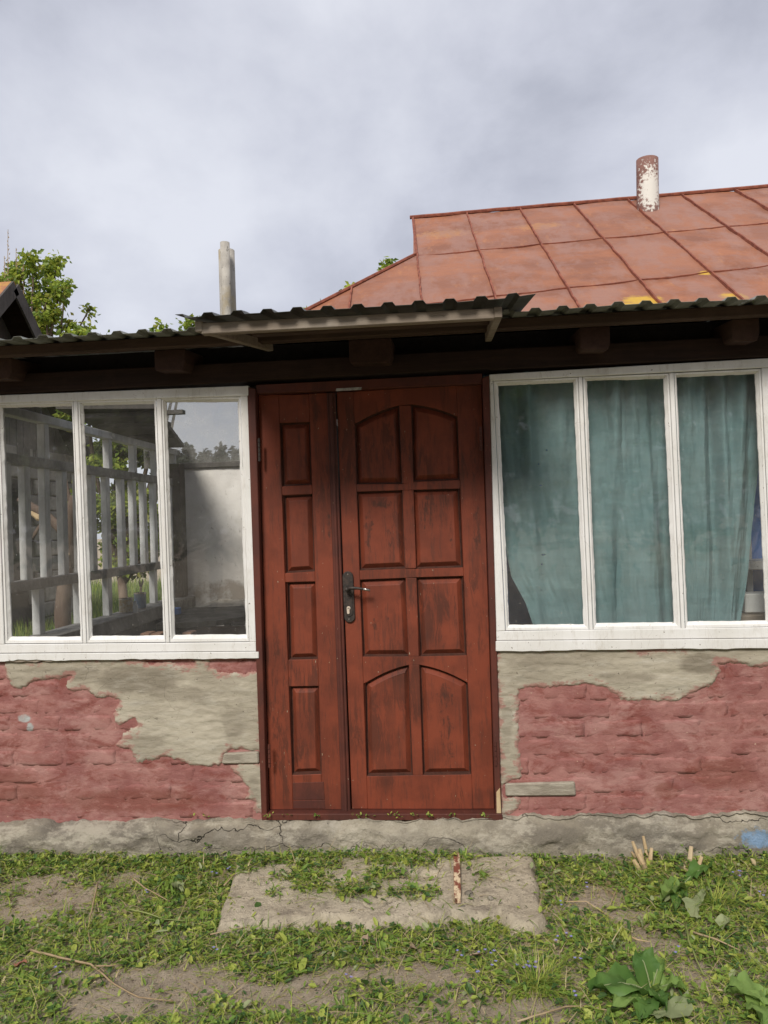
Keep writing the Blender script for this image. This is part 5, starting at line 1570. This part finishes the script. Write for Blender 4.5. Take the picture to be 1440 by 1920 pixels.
def blade(x, y, z, L_, w_, a, tilt, mi, droop=.5):
    d = Vector((math.cos(a), math.sin(a), 0)); s_ = Vector((-d.y, d.x, 0)); vs = []; p_ = Vector((x, y, z)); t_ = tilt
    for i in range(4):
        ww = w_ * (1 - i / 3.6); vs += [p_ - s_ * ww, p_ + s_ * ww]
        p_ = p_ + (d * math.cos(t_) + Vector((0, 0, math.sin(t_)))) * (L_ / 3); t_ -= droop
    gb.add(vs, [(i * 2, i * 2 + 1, i * 2 + 3, i * 2 + 2) for i in range(3)], mi)
def patchy_h(x, y): return fbm(x, y, 31, 4.0)
N_TRY = 215000
for i in range(N_TRY):
    x = rs.uniform(-2.9, 2.9) ; y = -rs.random() ** 1.15 * 2.3 - .02
    dn, sl = dens(x, y)
    if rs.random() > dn: continue
    pile = max(0, dn - .3) * (.035 + .03 * max(0, patchy_h(x, y))) + .004
    z = base_z(x, y, sl) + rs.random() ** 1.6 * pile
    a = rs.uniform(0, 6.28); r_ = rs.random()
    patchy = fbm(x, y, 14, 3.0)
    if dn < .32 and not sl and rs.random() < .72:      # dry chaff on the bare soil
        blade(x, y, z, rs.uniform(.006, .03), rs.uniform(.0012, .0030), a, rs.uniform(-.1, .2), rs.choices((4, 1, 3), (5, 2, 2))[0], .1)
        continue
    if r_ < .48:      # chopped and whole small leaves
        L_ = rs.choice((.008, .010, .012, .015, .018, .022, .026, .034)) * rs.uniform(.8, 1.2)
        mi = rs.choices((0, 1, 2, 3, 4), (6, 4.0 + 2 * max(0, patchy), 2.6 - 2 * patchy, .7, .4))[0]
        oval(x, y, z, L_, L_ * rs.uniform(.12, .38), a, rs.gauss(.2, .5), mi, rs.gauss(0, .4))
    elif r_ < .484:
        oval(x, y, z + .006, rs.uniform(.035, .055), rs.uniform(.008, .015), a, rs.gauss(.2, .3), rs.choices((0, 1, 3), (4, 3, 2))[0], rs.gauss(0, .3))
    elif r_ < .56:    # trefoils
        if dn < .3: continue
        mi = rs.choices((0, 1, 2), (5, 1.5, 4))[0]; L_ = rs.uniform(.008, .016); z += rs.uniform(0, .022)
        for q in range(3): oval(x, y, z, L_, L_ * .5, a + q * 2.1, rs.gauss(.1, .2), mi)
    elif r_ < .90:
        blade(x, y, z, rs.uniform(.025, .085), rs.uniform(.0012, .0028), a, rs.uniform(-.05, .9), rs.choices((0, 1, 2, 4), (5, 5, 1.5, 1.1))[0], rs.uniform(.1, .6))
    else:
        blade(x, y, z, rs.uniform(.05, .16), rs.uniform(.0013, .0024), a, rs.uniform(0, .3), rs.choices((1, 4, 0), (4, 3, 1.5))[0], rs.uniform(.02, .2))
# small violet flowers of the ground ivy
for (x, y) in [(1050, 1700), (1070, 1760), (1045, 1765), (1085, 1800), (1000, 1825), (985, 1815), (995, 1822), (1075, 1870), (1265, 1788), (275, 1675), (108, 1825), (400, 1785), (655, 1838), (735, 1607), (860, 1795), (905, 1790), (925, 1795), (1105, 1665), (930, 1815), (1378, 1640), (1010, 1812), (975, 1822), (1430, 1680), (890, 1830), (405, 1640), (425, 1630), (1390, 1645)]:
    for q_ in range(2):
        p_ = PZ(x + rs.uniform(-8, 8), y + rs.uniform(-6, 6), .03)
        for q in range(4): oval(p_.x, p_.y, p_.z + .012, .0075, .0032, q * 1.57 + rs.random(), .5, 5)
# tufts of grass, dry straw heap, weeds at the wall foot
def tuft(px_, py_, n, L0, L1, mis, wts, r_=.05, tl=(.5, 1.4)):
    c_ = PZ(px_, py_)
    for _ in range(n):
        a = rs.uniform(0, 6.28); rr = rs.random() * r_
        blade(c_.x + math.cos(a) * rr, c_.y + math.sin(a) * rr, ground_z(c_.x, c_.y), rs.uniform(L0, L1), rs.uniform(.0012, .0026), a + rs.gauss(0, .5), rs.uniform(*tl), rs.choices(mis, wts)[0], rs.uniform(.2, .6))
tuft(1005, 1850, 170, .06, .13, (0, 1, 4), (3, 5, 1.2), .07)
tuft(1120, 1648, 130, .06, .15, (4, 1), (6, 1), .10, (0, .35))
tuft(410, 1690, 60, .05, .12, (4, 1), (4, 2), .06, (0, .4))
tuft(1340, 1700, 90, .06, .14, (0, 1), (3, 3), .08)
tuft(900, 1760, 90, .05, .10, (0, 1), (2, 4), .10)
for x in range(-40, 1480, 14):
    if rs.random() < .75:
        yb_ = 1617 - 16 * x / 1440
        c_ = PZ(x + rs.uniform(-6, 6), yb_ + rs.uniform(-4, 14), 0)
        hgt = rs.uniform(.01, .05) * (1.6 if 340 < x < 520 or x > 1150 else .9)
        for _ in range(rs.randint(5, 16)):
            oval(c_.x + rs.gauss(0, .018), c_.y + rs.gauss(0, .012), rs.random() * hgt, rs.uniform(.010, .024), rs.uniform(.004, .009), rs.uniform(0, 6.28), rs.gauss(.3, .4), rs.choices((0, 1, 2), (5, 2, 3))[0])
# sprigs along the sill of the door
for px_ in (505, 540, 590, 668, 700, 738, 742, 778, 800, 846, 905, 360, 385):
    c_ = P(px_ + rs.uniform(-6, 6), 1530, -0.045)
    for _ in range(rs.randint(4, 9)):
        oval(c_.x + rs.gauss(0, .012), c_.y + rs.gauss(0, .008), c_.z - .004 + rs.random() * .01, rs.uniform(.009, .02), rs.uniform(.003, .006), rs.uniform(0, 6.28), rs.gauss(.45, .4), rs.choices((0, 1, 2), (4, 3, 1))[0])
cov = gb.build('ground_cover', LF, None, fix=False)
tag(cov, 'cut weeds, clover and grass clippings strewn over the bare soil', 'weeds', kind='stuff')

# ---- burdock plants and big torn leaves
def big_leaf(b, root, tip, width, lift, seed, wav=.024, mi=0):
    root, tip = Vector(root), Vector(tip); d = tip - root; L_ = d.length; d.normalize()
    s_ = Vector((-d.y, d.x, 0)).normalized(); nn_ = 13; mm = 9; vs = []
    for j in range(nn_):
        t = j / (nn_ - 1); prof = math.sin(min(1, t * 1.05 + .07) * math.pi) ** .6 * (1.15 - .45 * t) if t < .98 else .1
        prof *= 1 + .16 * fbm(t * 4, seed, 1)
        for i in range(mm):
            u = -1 + 2 * i / (mm - 1)
            p_ = root + d * (t * L_) + s_ * (u * width * prof)
            edge_ = 1 + .10 * fbm(t * 5, u + seed, 3) * abs(u)
            p_ = root + d * (t * L_ - .25 * width * u * u * (1 - t)) + s_ * (u * width * prof * edge_)
            p_.z += lift * math.sin(t * math.pi) + .25 * width * abs(u) ** 1.5 + wav * fbm(t * 4, u * 2, seed, 1.3) * (abs(u) + .3)
            vs.append(p_)
    b.add(vs, [(j * mm + i, j * mm + i + 1, (j + 1) * mm + i + 1, (j + 1) * mm + i) for j in range(nn_ - 1) for i in range(mm - 1)], mi)
def vein(b, root, tip, lift, r0=.003, mi=0):
    root, tip = Vector(root), Vector(tip)
    b.tube([root + (tip - root) * t + Vector((0, 0, lift * math.sin(t * math.pi) + .0015)) for t in (0, .25, .5, .75, .95)], [r0, r0 * .8, r0 * .6, r0 * .45, r0 * .25], 5)
def burdock(name, root_px, leaves, label, cat='plant', mat=BURD):
    rt_ = PZ(*root_px, .0); e_ = empty(name, rt_); tag(e_, label, cat)
    for i, (tx, ty, tz_, w_, lift, mt) in enumerate(leaves):
        tip = PZ(tx, ty, tz_) - rt_
        b = MB(); big_leaf(b, (tip.x * .12, tip.y * .12, .015), tip, w_, lift, i * 3.3 + root_px[0]); o = b.build('leaf', mt, None, smooth=True, fix=False); o.parent = e_
        b = MB(); vein(b, (0, 0, .005), tip, lift); o2 = b.build('midrib', LF[3], None, fix=False); o2.parent = o
    return e_
burdock('burdock', (1222, 1865), [(1105, 1860, .06, .070, .03, BURD), (1195, 1795, .09, .055, .04, BURD), (1250, 1895, .05, .035, .02, BURD), (1285, 1855, .05, .04, .02, BURD2), (1200, 1925, .03, .05, .02, BURD), (1140, 1905, .04, .04, .02, BURD2), (1245, 1810, .06, .03, .03, BURD2)], 'dark green burdock rosette with wide leaves standing in bare soil')
burdock('burdock', (1450, 1885), [(1360, 1862, .05, .065, .02, BURD2), (1430, 1935, .03, .07, .02, BURD2), (1500, 1850, .03, .05, .03, BURD2)], 'light green broad burdock leaves beside the dark burdock')
burdock('burdock', (1278, 1665), [(1240, 1690, .03, .045, .02, BURD2), (1265, 1712, .02, .03, .01, BURD), (1335, 1625, .04, .03, .02, BURD)], 'flat bright green burdock leaf before the cut stumps')
burdock('weed_seedling', (1347, 1590), [(1344, 1568, .06, .016, .01, LF[0]), (1328, 1580, .04, .012, .01, LF[0]), (1356, 1600, .03, .012, .01, LF[2])], 'three leafed seedling growing against the plinth near blue paint')
burdock('weed_rosette', (322, 1668), [(300, 1678, .02, .014, .01, LF[0]), (345, 1660, .03, .016, .01, LF[3]), (322, 1650, .03, .012, .01, LF[0]), (335, 1690, .02, .015, .01, LF[0]), (345, 1672, .03, .012, .01, LF[3])], 'small grey green weed rosette left of the slab')
burdock('weed_rosette', (1160, 1765), [(1135, 1760, .02, .012, .01, LF[1]), (1165, 1735, .03, .011, .01, LF[1]), (1185, 1765, .02, .011, .01, LF[1]), (1150, 1785, .02, .011, .01, LF[3])], 'light green pointed weed rosette in the bare soil patch')
# torn pale leaf pieces
def torn(px_pts, label, mat, z=.02):
    w_ = [PZ(x, y, z) for x, y in px_pts]; c_ = sum(w_, Vector()) / len(w_)
    b = MB(); vs = [c_ + Vector((0, 0, .006))]; m_ = len(w_) * 4
    for i in range(len(w_)):
        for t in range(4):
            q = w_[i].lerp(w_[(i + 1) % len(w_)], t / 4); q += Vector((.006 * fbm(q.x, q.y, 1, 30), .006 * fbm(q.x, q.y, 5, 30), .022 * fbm(q.x, q.y, 3, 12) + .008)); vs.append(q)
    inner = [c_.lerp(v, .55) + Vector((0, 0, .010 * fbm(v.x, v.y, 8, 20))) for v in vs[1:]]
    n1 = len(vs); vs += inner
    fs = [(1 + i, 1 + (i + 1) % m_, n1 + (i + 1) % m_, n1 + i) for i in range(m_)] + [(n1 + i, n1 + (i + 1) % m_, 0) for i in range(m_)]
    b.add(vs, fs); return tag(b.build('torn_leaf', mat, None, smooth=True), label, 'leaf')
torn([(1278, 1692), (1300, 1686), (1334, 1670), (1320, 1688), (1312, 1700), (1309, 1722), (1290, 1712)], 'pale torn leaf turned underside up before the cut stumps', LF[3], .03)
torn([(1195, 1725), (1200, 1718), (1206, 1735), (1204, 1746)], 'narrow pale torn leaf piece on the bare soil', LF[3])
torn([(1210, 1905), (1240, 1885), (1290, 1862), (1300, 1895), (1285, 1918), (1230, 1925)], 'large pale wilted leaf lying in front of the dark burdock', LF[3], .03)
torn([(1340, 1730), (1365, 1724), (1372, 1738), (1355, 1746)], 'small round pale leaf right of the bare soil', LF[3])
torn([(1240, 1686), (1256, 1674), (1258, 1690), (1246, 1697)], 'small grey green leaf piece next to the burdock leaf', LF[3])
DRYL = M_simple('dry_leaf', (.36, .27, .19), (.24, .17, .12), 30, .8)
torn([(678, 1765), (690, 1760), (688, 1774), (680, 1778)], 'beige dry leaf in the weeds before the slab middle', DRYL)
torn([(766, 1768), (775, 1766), (782, 1782), (770, 1786)], 'pinkish dry leaf in the weeds under the lath', DRYL)
torn([(882, 1790), (906, 1786), (904, 1798), (886, 1800)], 'curled brown dry leaf right of the pinkish leaf', DRYL)
torn([(25, 1808), (46, 1806), (48, 1815), (28, 1817)], 'reddish brown dry leaf beside the long twig', M_simple('red_dry_leaf', (.24, .10, .06), (.17, .07, .045), 30, .8))

# ---- twigs and stems
def twig(pxs, r_, mat, label, z=.025, cat='twig'):
    w_ = [PZ(x, y, z + .01 * math.sin(i * 1.7)) for i, (x, y) in enumerate(pxs)]
    pts = []
    for i in range(len(w_) - 1):
        for t in range(3): pts.append(w_[i].lerp(w_[i + 1], t / 3) + Vector((.003 * nz(i, t, r_ * 900, 1.7), .003 * nz(t, i, 5, 1.3), 0)))
    pts.append(w_[-1]); n_ = len(pts)
    b = MB(); b.tube(pts, [r_ * (1 - .6 * i / n_) for i in range(n_)], 6)
    return tag(b.build('twig', mat, None, smooth=True, fix=False), label, cat)
GREENST = leaf_mat('green_stem', (.24, .27, .09), (.17, .21, .06), .1)
twig([(58, 1781), (110, 1795), (170, 1808), (185, 1820), (215, 1846), (260, 1870), (325, 1877)], .0045, BARK2, 'long brown forked twig crossing the bare soil patch')
twig([(180, 1811), (205, 1811), (228, 1809)], .003, BARK2, 'thin side shoot of the long brown twig')
twig([(183, 1655), (176, 1690), (168, 1725), (166, 1750), (170, 1780)], .004, BARK2, 'upright brown stick on clippings left of the slab')
twig([(245, 1643), (272, 1665), (318, 1690)], .0038, BARK2, 'short diagonal brown stick by the weed rosette')
twig([(240, 1704), (275, 1712), (310, 1724), (350, 1727)], .0035, GREENST, 'curved pale green stem left of the slab', cat='stem')
twig([(394, 1752), (430, 1744), (478, 1736)], .003, BARK2, 'thin straw coloured twig under the slab corner')
twig([(1286, 1730), (1292, 1765), (1306, 1800), (1320, 1828)], .0048, GREENST, 'thick bent green stem on the bare soil', cat='stem')
twig([(1300, 1748), (1340, 1760), (1388, 1782)], .004, BARK2, 'grey twig right of the thick green stem')
twig([(1390, 1775), (1410, 1795), (1430, 1815)], .003, GREENST, 'straight pale stem among weeds at the right', cat='stem')
twig([(970, 1915), (1020, 1900), (1060, 1888), (1100, 1886), (1140, 1894)], .0035, BARK2, 'long pale twig below the grass tuft')
twig([(1180, 1755), (1195, 1762), (1220, 1766)], .0035, W_BARE, 'short peeled white twig on the bare soil')
twig([(928, 1795), (960, 1760), (985, 1735), (1040, 1720)], .002, GREENST, 'thin yellow green runner right of the slab corner', cat='stem')
twig([(655, 1805), (640, 1830), (600, 1868), (560, 1885)], .0022, GREENST, 'thin green runner crossing the soil before the slab', cat='stem')
twig([(420, 1660), (440, 1640), (450, 1625)], .004, BARK2, 'broken brown root at the left edge of the slab', cat='root')
twig([(1060, 1690), (1100, 1690), (1130, 1710), (1150, 1722)], .002, W_BARE, 'dry yellow straw stem over the soil right of the slab', cat='stem')

# ---- stumps of cut shoots by the plinth
def cut_stump(name, shoots, label):
    c_ = PZ(shoots[0][0], shoots[0][1]); e_ = empty(name, (c_.x, c_.y, 0)); tag(e_, label, 'stump')
    for x0_, y0_, x1_, y1_, r_ in shoots:
        r_ *= 1.35
        a = PZ(x0_, y0_, .0); Yp = a.y + .012; t = P(x1_, y1_, Yp)
        a -= Vector(e_.location); t -= Vector(e_.location)
        b = MB(); m_ = a.lerp(t, .55)
        b.tube([a, m_, t], [r_, r_ * .95, r_ * .75], 7); o = b.build('shoot', W_BARE, None, fix=False); o.parent = e_
        b = MB(); b.tube([a - Vector((0, 0, .01)), a.lerp(t, .35)], [r_ * 1.15, r_ * 1.12], 7); o = b.build('bark', BARK2, None, fix=False); o.parent = e_
cut_stump('cut_stump', [(1203, 1622, 1186, 1578, .0065), (1210, 1630, 1196, 1600, .009), (1218, 1622, 1222, 1590, .007), (1200, 1634, 1188, 1612, .008), (1206, 1624, 1199, 1592, .008), (1196, 1612, 1184, 1597, .005), (1215, 1612, 1206, 1568, .006), (1222, 1608, 1218, 1573, .006), (1214, 1616, 1211, 1594, .006)], 'cluster of pale freshly cut shoots at the plinth foot')
cut_stump('cut_stump', [(1293, 1622, 1296, 1587, .0085), (1299, 1622, 1303, 1608, .008), (1303, 1626, 1312, 1618, .007), (1290, 1624, 1286, 1615, .006), (1300, 1636, 1335, 1641, .006), (1288, 1634, 1276, 1622, .009), (1306, 1634, 1316, 1606, .007)], 'pair of pale cut stubs right of the shoot cluster')
# a few stones
for i, (x, y, r_, lab) in enumerate(((880, 1676, .020, 'largest rough grey stone on the slab beside the lath'), (785, 1600, .012, 'small grey stone between slab and plinth'), (1075, 1598, .018, 'brownish stone at the plinth right of the slab'),
                                     (920, 1685, .014, 'grey pebble on the slab right of the lath foot'), (868, 1700, .012, 'grey pebble at the front edge of the slab'), (95, 1672, .010, 'small pebble in the bare soil left of the upright stick'), (1268, 1735, .007, 'tiny pale pebble on soil by the thick green stem'))):
    c_ = PZ(x, y, .045 if 800 < x < 1000 else .01)
    bm2 = bmesh.new(); bmesh.ops.create_icosphere(bm2, subdivisions=2, radius=r_)
    for v in bm2.verts: v.co *= 1 + .35 * fbm(v.co.x, v.co.y, v.co.z + i, 60); v.co.z *= .6
    me = bpy.data.meshes.new('stone'); bm2.to_mesh(me); bm2.free()
    o = link('stone', me, CONCRETE); o.location = c_
    tag(o, lab, 'stone')
